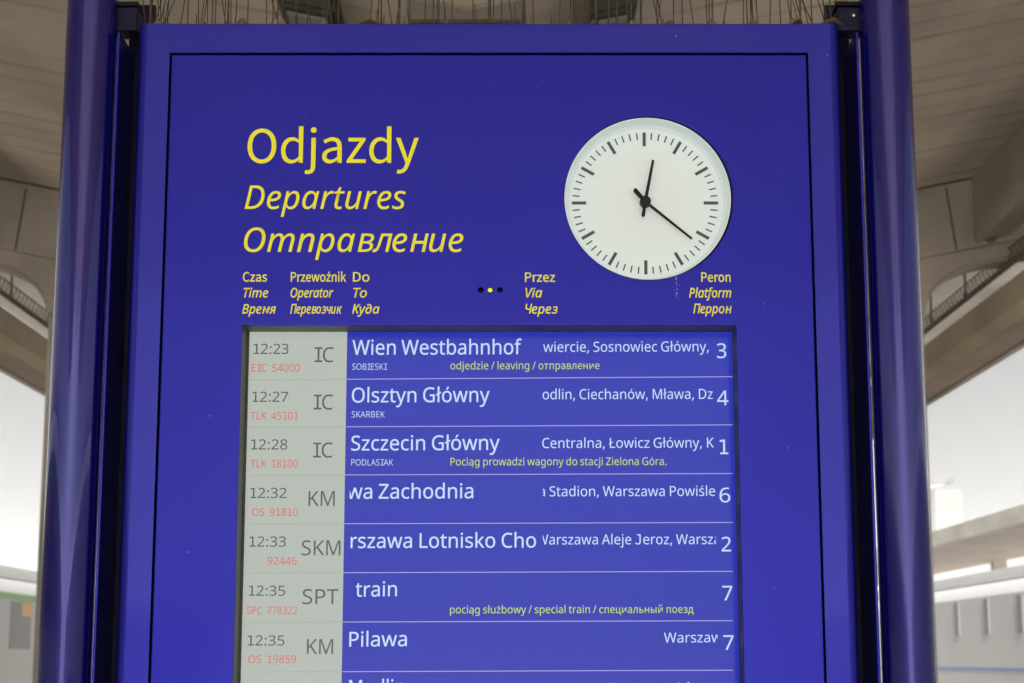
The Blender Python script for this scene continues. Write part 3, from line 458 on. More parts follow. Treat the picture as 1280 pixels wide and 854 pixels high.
    (3, 1079): (695, [[337,-18,484,9,592,86,634,204,613,294,558,354,480,387,480,394,546,434,588,490,602,559,564,670,467,737,334,759,234,749,149,720,75,676,125,594,185,630,250,652,327,659,407,647,461,609,481,546,461,484,402,443,304,429,218,429,218,341,320,341,424,327,488,285,510,215,485,144,419,98,326,82,251,89,179,112,110,155,56,75,144,20,237,-9]]),
    (3, 1080): (860, [[125,0,241,0,522,424,620,583,627,583,620,487,615,394,613,309,613,0,734,0,734,740,619,740,338,316,240,158,234,158,245,347,247,431,247,740,125,740]]),
    (3, 1081): (860, [[125,0,241,0,522,424,620,583,627,583,620,487,615,394,613,309,613,0,734,0,734,740,619,740,338,316,240,158,234,158,245,347,247,431,247,740,125,740],[435,872,570,906,645,993,672,1106,569,1106,556,1026,514,969,435,947,354,969,311,1026,297,1106,195,1106,222,993,298,906]]),
    (3, 1083): (808, [[83,-18,177,10,242,91,278,228,327,639,557,639,557,0,683,0,683,740,229,740,172,259,152,170,119,119,72,102,38,108,15,-7,36,-13]]),
    (3, 1085): (857, [[125,0,251,0,251,330,606,330,606,0,730,0,730,740,606,740,606,439,251,439,251,740,125,740]]),
    (3, 1086): (826, [[413,-18,501,-6,582,28,652,84,706,160,742,255,755,369,742,484,706,580,652,657,582,713,501,747,413,759,325,747,244,713,174,657,119,580,84,484,71,369,84,255,119,160,174,84,244,28,325,-6],[413,86,300,121,226,220,199,369,226,519,300,618,413,654,526,618,601,519,628,369,601,220,526,121]]),
    (3, 1087): (842, [[125,0,251,0,251,639,593,639,593,0,717,0,717,740,125,740]]),
    (3, 1088): (845, [[125,-312,251,-312,251,-61,247,68,314,21,383,-8,451,-18,533,-6,609,29,675,87,727,165,760,264,772,381,764,489,739,581,697,656,639,712,566,747,478,759,394,744,314,706,243,654,240,654,228,740,125,740],[431,87,377,94,315,118,251,163,251,553,319,608,385,642,447,654,561,620,624,524,643,380,615,223,540,123]]),
    (3, 1089): (695, [[417,-18,504,-6,585,25,657,75,602,159,552,122,493,96,428,86,308,121,228,220,199,369,229,519,312,618,432,654,486,646,535,623,579,590,642,672,584,715,514,747,426,759,334,747,249,713,177,657,121,580,84,484,71,369,83,255,117,160,170,84,240,28,323,-6]]),
    (3, 1090): (700, [[287,0,411,0,411,639,661,639,661,740,40,740,40,639,287,639]]),
    (3, 1094): (843, [[695,-262,801,-262,813,23,813,101,706,101,706,740,582,740,582,101,251,101,251,740,125,740,125,0,695,0]]),
    (3, 1099): (1026, [[125,0,354,0,509,25,611,102,649,236,611,367,509,443,354,467,251,467,251,740,125,740],[251,99,251,371,341,371,445,356,507,312,527,236,507,159,445,114,341,99],[777,0,901,0,901,740,777,740]]),
    (3, 1100): (747, [[125,0,390,0,544,25,647,102,684,236,647,367,544,443,390,467,251,467,251,740,125,740],[251,99,251,371,376,371,480,356,541,312,561,236,541,159,480,114,376,99]]),
}

# ------------------------------------------------------------------ lettering
GL = {}
for (_st, _cp), (_adv, _conts) in GLYPHS.items():
    GL['STCD'[_st] + chr(_cp)] = (_adv, [list(zip(_q[::2], _q[1::2])) for _q in _conts])

ITAL = {'О': 'O', 'т': 'm', 'п': 'n', 'р': 'p', 'а': 'a', 'е': 'e', 'и': 'u', 'В': 'B', 'К': 'K', 'у': 'y', 'д': '∂', 'о': 'o'}
COMP = {'ó': ('o', 'acute'), 'ź': ('z', 'acute'), 'ś': ('s', 'acute'), 'ń': ('n', 'acute'), 'ł': ('l', 'slash'),
        'Ł': ('L', 'slash'), 'ż': ('z', 'dot'), 'ą': ('a', 'ogonek'), 'ę': ('e', 'ogonek')}

def shape(style, ch):
    """advance, first contours, second contours (marks that overlap) in units of a 1000 high capital"""
    mark = None
    if ch in COMP: ch, mark = COMP[ch]
    if style == 'T':
        ch = ITAL.get(ch, ch)
        if 'T' + ch in GL:
            adv, cs = GL['T' + ch]
        else:
            adv, cs = GL['C' + ch]
            cs = [[(x * 0.97 + 0.21 * y - 25, y * 1.02) for x, y in q] for q in cs]
            adv = adv * 0.97 - 45
    else:
        adv, cs = GL[style + ch]
    extra = []
    if mark:
        xs = [p[0] for q in cs for p in q]
        c, r = (min(xs) + max(xs)) / 2, max(xs)
        xh = 750
        if mark == 'acute':
            cs = cs + [[(c - 60, xh + 95), (c + 25, xh + 95), (c + 170, xh + 290), (c + 40, xh + 290)]]
        elif mark == 'dot':
            cs = cs + [[(c - 65, xh + 95), (c + 65, xh + 95), (c + 65, xh + 225), (c - 65, xh + 225)]]
        elif mark == 'slash':
            if ch == 'L':
                extra = [[(min(xs) - 110, 330), (min(xs) + 330, 560), (min(xs) + 330, 660), (min(xs) - 110, 430)]]
            else:
                extra = [[(c - 175, 430), (c + 175, 620), (c + 175, 720), (c - 175, 530)]]
        else:
            extra = [[(r - 90, 20), (r - 160, -80), (r - 165, -165), (r - 100, -220), (r - 10, -205), (r - 10, -145),
                      (r - 60, -150), (r - 85, -115), (r, 20)]]
    return adv, cs, extra

def write(style, s, x0, x1, base, cap, y, bold=0.0, base1=None, clip=None, space=300):
    """lettering whose ink runs from pixel x0 to x1 on the plane at depth y; returns a bmesh"""
    X, A, B = 0, [], []
    for ch in s:
        if ch == ' ':
            X += space
            continue
        adv, cs, ex = shape(style, ch)
        A.append([[(px + X, py) for px, py in q] for q in cs])
        B += [[(px + X, py) for px, py in q] for q in ex]
        X += adv
    lo = min(p[0] for g in A for q in g for p in q)
    hi = max(p[0] for g in A for q in g for p in q)
    base1 = base if base1 is None else base1
    p0, p1 = at(x0, base, y), at(x1, base1, y)
    sx = (p1.x - p0.x) / (hi - lo)
    sz = (at(x0, base - cap, y).z - p0.z) / 1000
    sk = (p1.z - p0.z) / (p1.x - p0.x)
    f = lambda p: ((p[0] - lo) * sx, p[1] * sz + (p[0] - lo) * sx * sk)
    layers = [[[f(p) for p in q] for q in g] for g in A]
    if B: layers.append([[f(p) for p in q] for q in B])
    bm = outline_mesh(layers, offset=bold)
    for v in bm.verts:
        v.co += Vector((p0.x, y, p0.z))
    if clip:
        for px, sgn in ((clip[0], -1), (clip[1], 1)):
            if px is None: continue
            g = bm.verts[:] + bm.edges[:] + bm.faces[:]
            bmesh.ops.bisect_plane(bm, geom=g, plane_co=(ax(px, y, base), 0, 0), plane_no=(sgn, 0, 0), clear_outer=True)
    return bm

def merge(dst, src, mi=0):
    """add src to dst with material slot mi, faces turned to the viewer's side (-y)"""
    me = bpy.data.meshes.new('tmp')
    for f in src.faces:
        f.material_index = mi
        f.normal_update()
        if f.normal.y > 0: f.normal_flip()
    src.to_mesh(me)
    src.free()
    dst.from_mesh(me)
    bpy.data.meshes.remove(me)

def quad(bm, x0, x1, z0, z1, y, mi=0):
    f = bm.faces.new([bm.verts.new(p) for p in ((x0, y, z0), (x1, y, z0), (x1, y, z1), (x0, y, z1))])
    f.material_index = mi
    return f

def quad_px(bm, a, b, c, d, y, mi=0):
    f = bm.faces.new([bm.verts.new(at(*p, y)) for p in (a, b, c, d)])
    f.material_index = mi
    f.normal_update()
    if f.normal.y > 0: f.normal_flip()

def circle(cx, cz, r, n=96):
    return [(cx + r * math.cos(2 * math.pi * i / n), cz + r * math.sin(2 * math.pi * i / n)) for i in range(n)]

# ================================================================== THE SETTING
bm = bmesh.new(); box(bm, -400, 400, -400, 600, -1.6, -1.1)
tag(obj('ground', bm, M['ballast']), kind='structure')
bm = bmesh.new(); box(bm, -5.4, 5.4, -60, 110, -1.096, 0.0, 0.03)
tag(obj('platform', bm, M['paving']), kind='structure')
for sx in (-1, 1):
    bm = bmesh.new(); x0, x1 = sorted((sx * 13.3, sx * 22)); box(bm, x0, x1, -60, 110, -1.096, 0.0, 0.03)
    tag(obj('far_platform', bm, M['paving']), kind='structure')

# ------------------------------------------------------------------ canopy over the platform
CY0, CY1, CB = -15.0, 44.0, 11.3            # near end, far end, cross beam
X0 = -0.2                                    # the canopy's own middle line
H0, SL = EYE + 2.905, 0.2                    # underside at the valley, rise of the wings
def hx(sx, h): return X0 + sx * h
def soff(h): return H0 + SL * h
def soffx(x): return soff(abs(x - X0))
can = empty('platform_canopy', (X0, CB, 0), 'board marked concrete platform canopy with upturned wings, above and behind the blue board', 'canopy')
def slab(bm, xa, za, xb, zb, y0, y1, t):
    hexa(bm, [(xa, y0, za), (xb, y0, zb), (xb, y0, zb + t), (xa, y0, za + t), (xa, y1, za), (xb, y1, zb), (xb, y1, zb + t), (xa, y1, za + t)])
def bar(bm, prof, y0, y1):
    prism(bm, prof, lambda x, z: Vector((x, y0, z)), lambda x, z: Vector((x, y1, z)))
for sx in (-1, 1):
    bm = bmesh.new()
    slab(bm, X0, H0, hx(sx, 3.757), soff(3.757), CY0, CB - 0.06, 0.2)
    obj('wing_soffit', bm, M['soffit'], can)
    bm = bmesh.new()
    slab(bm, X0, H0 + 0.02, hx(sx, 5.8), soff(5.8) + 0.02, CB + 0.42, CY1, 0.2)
    obj('wing_soffit', bm, M['soffit_lit'], can)
    bm = bmesh.new()                                    # added cover that stops daylight leaking through the joint over the cross beam
    slab(bm, X0, H0 + 0.203, hx(sx, 4.05), soff(4.05) + 0.203, CB - 0.3, CB + 0.6, 0.05)
    obj('joint_light_stop', bm, M['dark'], can)
    bm = bmesh.new()                                    # side beam along the near bay
    bar(bm, [(hx(sx, 3.76), soff(3.76) - 0.50), (hx(sx, 4.02), soff(3.76) - 0.45), (hx(sx, 4.02), soff(3.76) + 0.2), (hx(sx, 3.76), soff(3.76) + 0.2)], CY0, CB - 0.003)
    obj('side_beam', bm, M['concrete'], can)
    bm = bmesh.new()                                    # lower edge beam and the gutter slab beyond it
    bar(bm, [(hx(sx, 4.10), EYE + 2.70), (hx(sx, 4.24), EYE + 2.66), (hx(sx, 4.24), EYE + 2.92), (hx(sx, 4.10), EYE + 2.92)], CB - 4, CY1)
    obj('edge_beam', bm, M['beam'], can)
    bm = bmesh.new()
    slab(bm, hx(sx, 4.243), EYE + 2.69, hx(sx, 4.92), EYE + 2.89, CB - 4, CY1, 0.16)
    obj('eave_soffit', bm, M['eave'], can)
    bm = bmesh.new()                                    # unseen wider roof over the tracks, added to darken what the posts reflect
    bar(bm, [(hx(sx, 4.022), EYE + 2.72), (hx(sx, 7.4), EYE + 2.78), (hx(sx, 7.4), EYE + 3.2), (hx(sx, 4.02), soff(4.02) + 0.15)], CY0, CB - 4.003)
    obj('reflection_shade_roof', bm, M['eave'], can)
    bm = bmesh.new()
    box(bm, *sorted((hx(sx, 4.923), hx(sx, 5.0))), CB - 4, CY1, EYE + 2.875, EYE + 3.2)
    obj('eave_fascia', bm, M['concrete'], can)
    bm = bmesh.new()                                    # added slab that keeps stray sun off the tray and arch
    slab(bm, hx(sx, 4.021), soff(4.021) + 0.06, hx(sx, 7.4), soff(7.4) + 0.06, CB - 4.0, CB + 0.41, 0.15)
    obj('sun_stop_slab', bm, M['soffit'], can)
    bm = bmesh.new()                                    # added wall that stops sun entering between the two roofs
    bar(bm, [(hx(sx, 4.06), soff(4.06) + 0.158), (hx(sx, 4.06), soff(4.06) + 0.3), (hx(sx, 7.4), soff(7.4) + 0.3), (hx(sx, 7.4), EYE + 3.203), (hx(sx, 4.1), soff(4.06) + 0.155)], CB - 4.2, CB - 4.002)
    obj('sun_stop_wall', bm, M['concrete'], can)
    bm = bmesh.new()                                    # cross beam: a band, and the arched haunch under it
    bar(bm, [(X0, soff(0)), (hx(sx, 5.2), soff(5.2)), (hx(sx, 5.2), soff(5.2) - 0.54), (X0, soff(0) - 0.54)], CB, CB + 0.38)
    obj('cross_beam', bm, M['concrete'], can)
    top = lambda h: soff(h) - 0.543
    h1, z1, n = 3.36, EYE + 2.62, 20                    # springing of the arch on the column
    pts = [(0, top(0)), (5.2, top(5.2)), (5.2, top(5.2) - 0.12)]
    pts += [(h1 + 0.75 * (1 - math.cos(math.pi / 2 * (1 - i / n))), z1 + 0.44 * math.sin(math.pi / 2 * (1 - i / n))) for i in range(n + 1)]
    h2 = 3.10
    pts += [(h2, z1)]
    bm = bmesh.new()
    # between the columns the haunch closes down to a shallow lintel
    pts += [(2.6, EYE + 2.5), (1.2, EYE + 2.30), (0, EYE + 2.24)]
    pts = [p for p in pts]
    bar(bm, [(hx(sx, h), z) for h, z in pts], CB + 0.05, CB + 0.37)
    obj('arch_haunch', bm, M['concrete'], can)
    bm = bmesh.new()                                    # raised rim that follows the arch
    rim = [(h1 + 0.75 * (1 - math.cos(math.pi / 2 * (1 - i / n))), z1 + 0.44 * math.sin(math.pi / 2 * (1 - i / n))) for i in range(n + 1)]
    rim2 = [(h1 + 0.018 + 0.735 * (1 - math.cos(math.pi / 2 * (1 - i / n))), z1 + 0.415 * math.sin(math.pi / 2 * (1 - i / n))) for i in range(n + 1)]
    bar(bm, [(hx(sx, h + 0.001), z - 0.003) for h, z in rim] + [(hx(sx, h), z - 0.003) for h, z in rim2[::-1]], CB + 0.06, CB + 0.36)
    obj('arch_rim', bm, M['column'], can)
    for k, cy in enumerate((CB + 0.21, CB + 14.0)):
        bm = bmesh.new()
        box(bm, *sorted((hx(sx, 3.10), hx(sx, 3.357))), cy - 0.15, cy + 0.15, 0.0, z1 - 0.003 if k == 0 else soff(3.1) - 0.003, 0.02)
        obj('column', bm, M['column'], can)
    bm = bmesh.new()                                    # open joint between the precast pieces, and the shadow gap over the beam
    xj = hx(sx, 3.55)
    hexa(bm, [(xj, CB - .003, soff(3.55) - .03), (xj + sx * .012, CB - .003, soff(3.55) - .03), (xj + sx * .012, CB + .02, soff(3.55) - .03), (xj, CB + .02, soff(3.55) - .03),
              (xj + sx * .06, CB - .003, soff(3.55) - .52), (xj + sx * .072, CB - .003, soff(3.55) - .52), (xj + sx * .072, CB + .02, soff(3.55) - .52), (xj + sx * .06, CB + .02, soff(3.55) - .52)])
    obj('joint', bm, M['dark'], can)
    bm = bmesh.new()  # near-black strip standing for the shade in the gap over the beam
    bar(bm, [(hx(sx, .4), soff(.4) - .002), (hx(sx, 3.755), soff(3.755) - .002), (hx(sx, 3.755), soff(3.755) + .19), (hx(sx, .4), soff(.4) + .19)], CB - .056, CB - .008)
    obj('shadow_gap_strip', bm, M['gap_shade'], can)
    for k, (px, py) in enumerate(((1237, 246), (1246, 276), (1238, 296))):
        p = at(px, py, CB)
        x = hx(sx, p.x - X0)
        bm = bmesh.new(); tube(bm, (x, CB + 0.001, p.z), (x, CB - 0.10, p.z), 0.05, 0.035, 14)
        tube(bm, (x, CB - 0.10, p.z), (x, CB - 0.13, p.z), 0.02, 0.02, 8)
        obj('anchor_bolt', bm, M['column'] if k < 2 else M['steel'], can)
# valley gutter box
bm = bmesh.new(); a, b = at(508, 24, 5.6), at(652, 0, 5.6)
box(bm, a.x, b.x, 5.6, CB - 0.003, a.z, H0 + 0.12, 0.008)
obj('gutter_box', bm, M['boards'], can)
bm = bmesh.new(); box(bm, a.x + 0.005, b.x - 0.005, 5.66, CB - 0.003, a.z - 0.045, a.z - 0.003)  # solid near-black strip as the shade under the gutter box
obj('gutter_shade_strip', bm, M['gap_shade'], can)

# lamp housings under the wings
for (xa, xb, lab) in ((345, 418, 'dark lamp housing under the canopy wing, above the heading side of the board'),
                      (738, 797, 'dark lamp housing under the canopy wing, above the clock side of the board')):
    yl = 5.55
    pa, pb = at(xa, 8, yl), at(xb, 8, yl)
    root = empty('lamp_housing', ((pa.x + pb.x) / 2, yl, soffx((pa.x + pb.x) / 2)), lab, 'lamp', 'unlit lamp housings under the canopy')
    bm = bmesh.new()
    f = lambda x, d: soffx(x) - d
    hexa(bm, [(pa.x, yl, f(pa.x, .16)), (pb.x, yl, f(pb.x, .16)), (pb.x, yl, f(pb.x, -.002)), (pa.x, yl, f(pa.x, -.002)),
              (pa.x, yl + 1.2, f(pa.x, .16)), (pb.x, yl + 1.2, f(pb.x, .16)), (pb.x, yl + 1.2, f(pb.x, -.002)), (pa.x, yl + 1.2, f(pa.x, -.002))])
    bmesh.ops.bevel(bm, geom=bm.edges[:], offset=0.02, segments=2, affect='EDGES')
    obj('housing', bm, M['dark'], root)
    bm = bmesh.new()
    hexa(bm, [(pa.x + .04, yl + .06, f(pa.x + .04, .175)), (pb.x - .04, yl + .06, f(pb.x - .04, .175)), (pb.x - .04, yl + .06, f(pb.x - .04, .163)), (pa.x + .04, yl + .06, f(pa.x + .04, .163)),
              (pa.x + .04, yl + 1.14, f(pa.x + .04, .175)), (pb.x - .04, yl + 1.14, f(pb.x - .04, .175)), (pb.x - .04, yl + 1.14, f(pb.x - .04, .163)), (pa.x + .04, yl + 1.14, f(pa.x + .04, .163))])
    obj('diffuser', bm, M['lamp_shell'], root)

# cable trays hung along the edge beams
for sx, lab in ((-1, 'rusty lattice cable tray hung above the edge beam, left of the board'), (1, 'rusty lattice cable tray hung above the edge beam, right of the board')):
    y0, y1 = CB - 2.0, CY1 - 12
    root = empty('cable_tray', (hx(sx, 4.05), y0, EYE + 3.0), lab, 'cable tray', 'cable trays along the canopy')
    bm = bmesh.new()
    for z in (3.0, 3.115):
        tube(bm, (hx(sx, 4.03), y0, EYE + z), (hx(sx, 4.03), y1, EYE + z), 0.007, n=6)
    obj('side_rail', bm, M['steel'], root)
    bm = bmesh.new()
    k = 0
    y = y0
    while y < y1:
        tube(bm, (hx(sx, 4.03), y, EYE + 3.0), (hx(sx, 4.03), y + 0.06, EYE + 3.115), 0.0042, n=4, caps=False)
        tube(bm, (hx(sx, 4.03), y + 0.06, EYE + 3.115), (hx(sx, 4.03), y + 0.12, EYE + 3.0), 0.0042, n=4, caps=False)
        y += 0.12
    tag(obj('lattice_bars', bm, M['steel'], root), kind='stuff')
    bm = bmesh.new(); box(bm, *sorted((hx(sx, 4.00), hx(sx, 4.06))), y0, y1, EYE + 2.985, EYE + 2.997); obj('tray_floor', bm, M['steel'], root)
    for i in range(16):
        yy = y0 + 0.9 + i * 1.25
        bm = bmesh.new(); tube(bm, (hx(sx, 4.03), yy, EYE + 2.99), (hx(sx, 4.03), yy, soff(4.03) + (0.03 if yy > CB + .42 else -0.5)), 0.011, n=6)
        obj('hanger_rod', bm, M['steel'], root)

# ------------------------------------------------------------------ the next platform's canopy, trains and what stands in the mist
fc = empty('far_canopy', (11, 60, 0), 'far grey canopy of the next platform beside the right post, above the pale train', 'canopy')
bm = bmesh.new(); box(bm, 10.9, 11.1, 26, 92, EYE + 2.88, EYE + 3.25); obj('fascia', bm, M['column'], fc)
bm = bmesh.new(); slab(bm, 11.103, EYE + 2.90, 15.5, EYE + 3.05, 26, 92, 0.18); obj('roof_slab', bm, M['eave'], fc)
for yy in (30, 42, 54, 66, 78, 90):
    bm = bmesh.new(); box(bm, 14.9, 15.3, yy - .2, yy + .2, -0.0 - 1.09, EYE + 3.0); obj('column', bm, M['column'], fc)

def train(name, sx, x, y0, y1, lab, stripe_z, stripe_m, win, posts=None):
    root = empty(name, (sx * (x + 1.4), (y0 + y1) / 2, -1.1), lab, 'train')
    bm = bmesh.new()
    prof = [(0, -0.1), (0, 2.9), (0.08, 3.15), (0.35, 3.40), (0.9, 3.55), (1.9, 3.55), (2.45, 3.40), (2.72, 3.15), (2.8, 2.9), (2.8, -0.1)]
    prism(bm, [(sx * (x + a), b) for a, b in prof], lambda a, b: Vector((a, y0, b)), lambda a, b: Vector((a, y1, b)))
    obj('body', bm, M['train_white'], root, autosmooth=0.9)
    bm = bmesh.new()
    prism(bm, [(sx * (x + a), b) for a, b in [(0.1, 3.20), (0.36, 3.43), (0.9, 3.58), (1.9, 3.58), (2.44, 3.43), (2.70, 3.20), (2.5, 3.15), (0.3, 3.15)]], lambda a, b: Vector((a, y0 + .01, b)), lambda a, b: Vector((a, y1 - .01, b)))
    obj('roof', bm, M['train_roof'], root, autosmooth=0.9)
    bm = bmesh.new(); box(bm, *sorted((sx * (x - 0.006), sx * (x + 0.05))), y0 + 0.02, y1 - 0.02, stripe_z[0], stripe_z[1])
    obj('stripe', bm, stripe_m, root)
    y = y0 + win['start']
    while y + win['w'] < y1 - 0.5:
        bm = bmesh.new(); box(bm, *sorted((sx * (x - 0.012), sx * (x + 0.05))), y, y + win['w'], win['z'][0], win['z'][1], 0.004)
        f = obj('window', bm, M['glass'] if win.get('top') else M['glass_pale'], root)
        if win.get('top'):
            bm = bmesh.new(); box(bm, *sorted((sx * (x - 0.018), sx * (x + 0.03))), y + win['w'] * .5, y + win['w'], win['z'][1] - 0.28, win['z'][1] - 0.01)
            obj('amber_panel', bm, M['amber'], f)
        y += win['step']
    yy = y0 + 3
    while yy < y1:
        bm = bmesh.new(); box(bm, *sorted((sx * (x + 0.3), sx * (x + 2.5))), yy - 1.3, yy + 1.3, -0.95, -0.103, 0.05); obj('bogie', bm, M['dark'], root)
        yy += 14
    return root

train('train', -1, 10.0, -60, 96, 'white train with a green stripe and amber window corners, far left of the board', (2.77, 2.895), M['green'],  # runs on unseen behind the camera, length added to dim low reflections
      dict(start=0.6, w=1.55, step=2.75, z=(1.80, 2.74), top=True))
train('train', 1, 10.0, -60, 100, 'pale train with a thin blue stripe, below the far canopy', (1.36, 1.42), M['blue_stripe'],  # same added length behind the camera for the reflections
      dict(start=1.6, w=0.4, step=2.55, z=(2.1, 2.85)))

# distant building and a lamp on a bracket arm, pale in the mist
a, b = at(1170, 655, 260), at(1202, 614, 260)
bd = empty('distant_building', ((a.x + b.x) / 2, 264, -1.1), 'pale pinkish tower block fading in the mist above the far canopy, right edge', 'building')
bm = bmesh.new(); box(bm, a.x, b.x, 260, 272, -1.1, b.z); obj('wall', bm, M['pale_wall'], bd)
bm = bmesh.new(); box(bm, a.x + .2, b.x - .2, 260.2, 271.8, b.z + .003, b.z + .3); obj('roof', bm, M['roof'], bd)
for k in range(3):
    for j in range(2):
        z = b.z - 1.0 - j * 0 - k * 3.0
        x = a.x + (b.x - a.x) * (.3 + .4 * j)
        bm = bmesh.new(); box(bm, x - .7, x + .7, 259.95, 260.1, z - 1.8, z); obj('window', bm, M['glass'], bd)
lp = at(1187, 602, 60)
sl = empty('street_lamp', (lp.x - 1.5, 60, -1.1), 'thin lamp post with a small dark head on a side arm, right of the board', 'street lamp')
bm = bmesh.new(); tube(bm, (lp.x - 1.5, 60, -1.1), (lp.x - 1.5, 60, lp.z - .3), .09, .05, 10); obj('pole', bm, M['lamp_shell'], sl)
bm = bmesh.new(); tube(bm, (lp.x - 1.5, 60, lp.z - .32), (lp.x - .25, 60, lp.z - .12), .022, .018, 8); obj('arm', bm, M['lamp_shell'], sl)
bm = bmesh.new()
bmesh.ops.create_uvsphere(bm, u_segments=14, v_segments=8, radius=1)
bmesh.ops.transform(bm, matrix=Matrix.Translation((lp.x, 60, lp.z)) @ Matrix.Rotation(-.4, 4, 'Y') @ Matrix.Diagonal((.15, .09, .08, 1)), verts=bm.verts)
obj('lamp_head', bm, M['dark'], sl, smooth=True)

# ================================================================== THE BOARD
board = empty('departure_board', (-0.03, 0.07, 0.0), 'dark blue station departures board with round clock, yellow headings and lit timetable screen', 'departure board')
ZB = 0.55                                              # lower edge of the cabinet
XL, XR = ax(157, 0), ax(1063, 0)                        # cabinet
DL, DR = ax(201.6, 0), ax(1019.0, 0)                      # door leaf
RL, RR = ax(198.8, 0), ax(1021.6, 0)                        # inner edge of the frame
ZT, ZRT, ZDT = az(29.5, 0), az(66, 0), az(68.6, 0)
PXM = (at(741, 450, 0).x - at(640, 450, 0).x) / 101     # metres per pixel on the board

def rail_profile(xo, xi, r=0.0125):
    s = 1 if xi > xo else -1
    p = [(xo, 0.15)]
    for i in range(9):
        t = math.pi / 2 * i / 8
        p.append((xo + s * r * (1 - math.cos(t)), r * (1 - math.sin(t))))
    p += [(xi, 0.0), (xi, 0.03), (xo + s * 0.004, 0.03), (xo + s * 0.004, 0.15)]
    return p
for xo, xi in ((XL, RL), (XR, RR)):
    bm = bmesh.new()
    prism(bm, rail_profile(xo, xi), lambda x, y: Vector((x, y, ZB)), lambda x, y: Vector((x, y, ZT)))
    obj('frame_side', bm, M['frame'], board, autosmooth=0.7)
bm = bmesh.new()
prof = [(0.0, ZRT + .0012), (0.0004, ZRT + .0003), (0.0014, ZRT), (0.03, ZRT), (0.03, ZT - .004), (0.15, ZT - .004), (0.15, ZT), (0.0016, ZT), (0.0005, ZT - .0005), (0.0, ZT - .0016)]
prism(bm, prof, lambda y, z: Vector((RL, y, z)), lambda y, z: Vector((RR, y, z)))
obj('frame_top', bm, M['frame'], board)
bm = bmesh.new(); box(bm, RL, RR, 0.0, 0.15, ZB, ZB + 0.03, .002); obj('frame_bottom', bm, M['frame'], board)
bm = bmesh.new(); box(bm, XL + .005, XR - .005, .146, .152, ZB + .001, ZT - .006); obj('back_sheet', bm, M['dark_blue'], board)

# door leaf with its openings
SX0, SX1, SZ1 = ax(298.5, 0, 640), ax(925.5, 0, 640), az(407, 0)
SX0, SX1 = ax(302.5, 0, 412), ax(920.5, 0, 412)
SZ0 = SZ1 - 1.02
cc = at(810.7, 247, 0)
CR = 105.2 * (at(811, 247, 0).x - at(810, 247, 0).x)
holes = [at(p, 362.3, 0) for p in (601, 612.6, 625)]
HR = 3.0 * PXM
door = [[(DL, ZB + .034), (DR, ZB + .034), (DR, ZDT), (DL, ZDT)],
        [(SX0, SZ0), (SX1, SZ0), (SX1, SZ1), (SX0, SZ1)],
        circle(cc.x, cc.z, CR, 160)] + [circle(h.x, h.z, HR, 24) for h in holes]
bm = outline_mesh([door], extrude=0.0008, bevel=0.0013, res=3, offset=-0.0013)
for v in bm.verts: v.co.y += 0.0021
leaf = obj('door_leaf', bm, M['panel'], board, recalc=False, autosmooth=0.6)

# headings
def heading(label, items):
    bm = bmesh.new()
    for it in items: merge(bm, it)
    return tag(obj('lettering', bm, M['yellow'], board, recalc=False), label)
YT = -0.0004
heading('large upright yellow heading Odjazdy', [write('S', 'Odjazdy', 309, 523, 203.6, 42, YT, .0002)])
heading('yellow italic heading Departures', [write('T', 'Departures', 305.8, 507, 261.2, 29.3, YT, .0001)])
heading('yellow italic heading in Cyrillic', [write('T', 'Отправление', 304.8, 579, 314.8, 30, YT, .00015)])
def trio(label, rows):
    heading(label, [write(st, s, x0, x1, base, 11.6, YT, .0002) for st, s, x0, x1, base in rows])
trio('column heading for the time in three languages', [('S', 'Czas', 303.6, 333.6, 352), ('T', 'Time', 304.4, 335, 371.8), ('T', 'Время', 302.8, 344.6, 392)])
trio('column heading for the operator in three languages', [('S', 'Przewoźnik', 363.6, 432.2, 352), ('T', 'Operator', 363.3, 416.4, 371.8), ('T', 'Перевозчик', 363, 427, 392)])
trio('column heading for the destination in three languages', [('S', 'Do', 441.3, 461.7, 352), ('T', 'To', 441.8, 458.4, 371.8), ('T', 'Куда', 440.3, 474.2, 392)])
trio('column heading for the route in three languages', [('S', 'Przez', 656.4, 693.7, 352.3), ('T', 'Via', 657, 677.8, 371.8), ('T', 'Через', 657, 697, 392)])
trio('column heading for the platform in three languages', [('S', 'Peron', 876.8, 913.2, 352.3), ('T', 'Platform', 861.6, 914, 371.8), ('T', 'Перрон', 866.8, 914.5, 391.6)])

# sensors
for i, h in enumerate(holes):
    bm = bmesh.new()
    tube(bm, (h.x, .006, h.z), (h.x, .02, h.z), HR * 1.15, n=20)
    bmesh.ops.create_uvsphere(bm, u_segments=14, v_segments=8, radius=HR * (.62 if i == 1 else .8), matrix=Matrix.Translation((h.x, .006, h.z)))
    tag(obj('sensor_eye', bm, M['lamp_yellow'] if i == 1 else M['black'], board, smooth=True), ('black sensor eye', 'lit yellow sensor eye', 'black sensor eye')[i])

# specks of dust and bird dirt on the paint
bm = bmesh.new()
rnd = random.Random(21)
for x, y, r in [(845, 45, 1.1), (1034, 69, .9), (620, 108, .5), (381, 146, .6), (980, 210, .6), (250, 300, .5), (955, 380, .7), (262, 520, .6), (985, 560, .6), (236, 690, .8), (968, 735, .6), (1002, 300, .5)] + [(rnd.uniform(225, 1000), rnd.uniform(80, 400), rnd.uniform(.25, .45)) for _ in range(5)]:
    c = at(x, y, -.0002)
    k = rnd.uniform(.7, 1.5)
    bm.faces.new([bm.verts.new((c.x + r * PXM * math.cos(t) * rnd.uniform(.7, 1.2), -.0002, c.z + k * r * PXM * math.sin(t) * rnd.uniform(.7, 1.2))) for t in [i * math.pi / 3.5 for i in range(7)]])
tag(obj('dust_specks', bm, M['dirt'], board), kind='stuff')

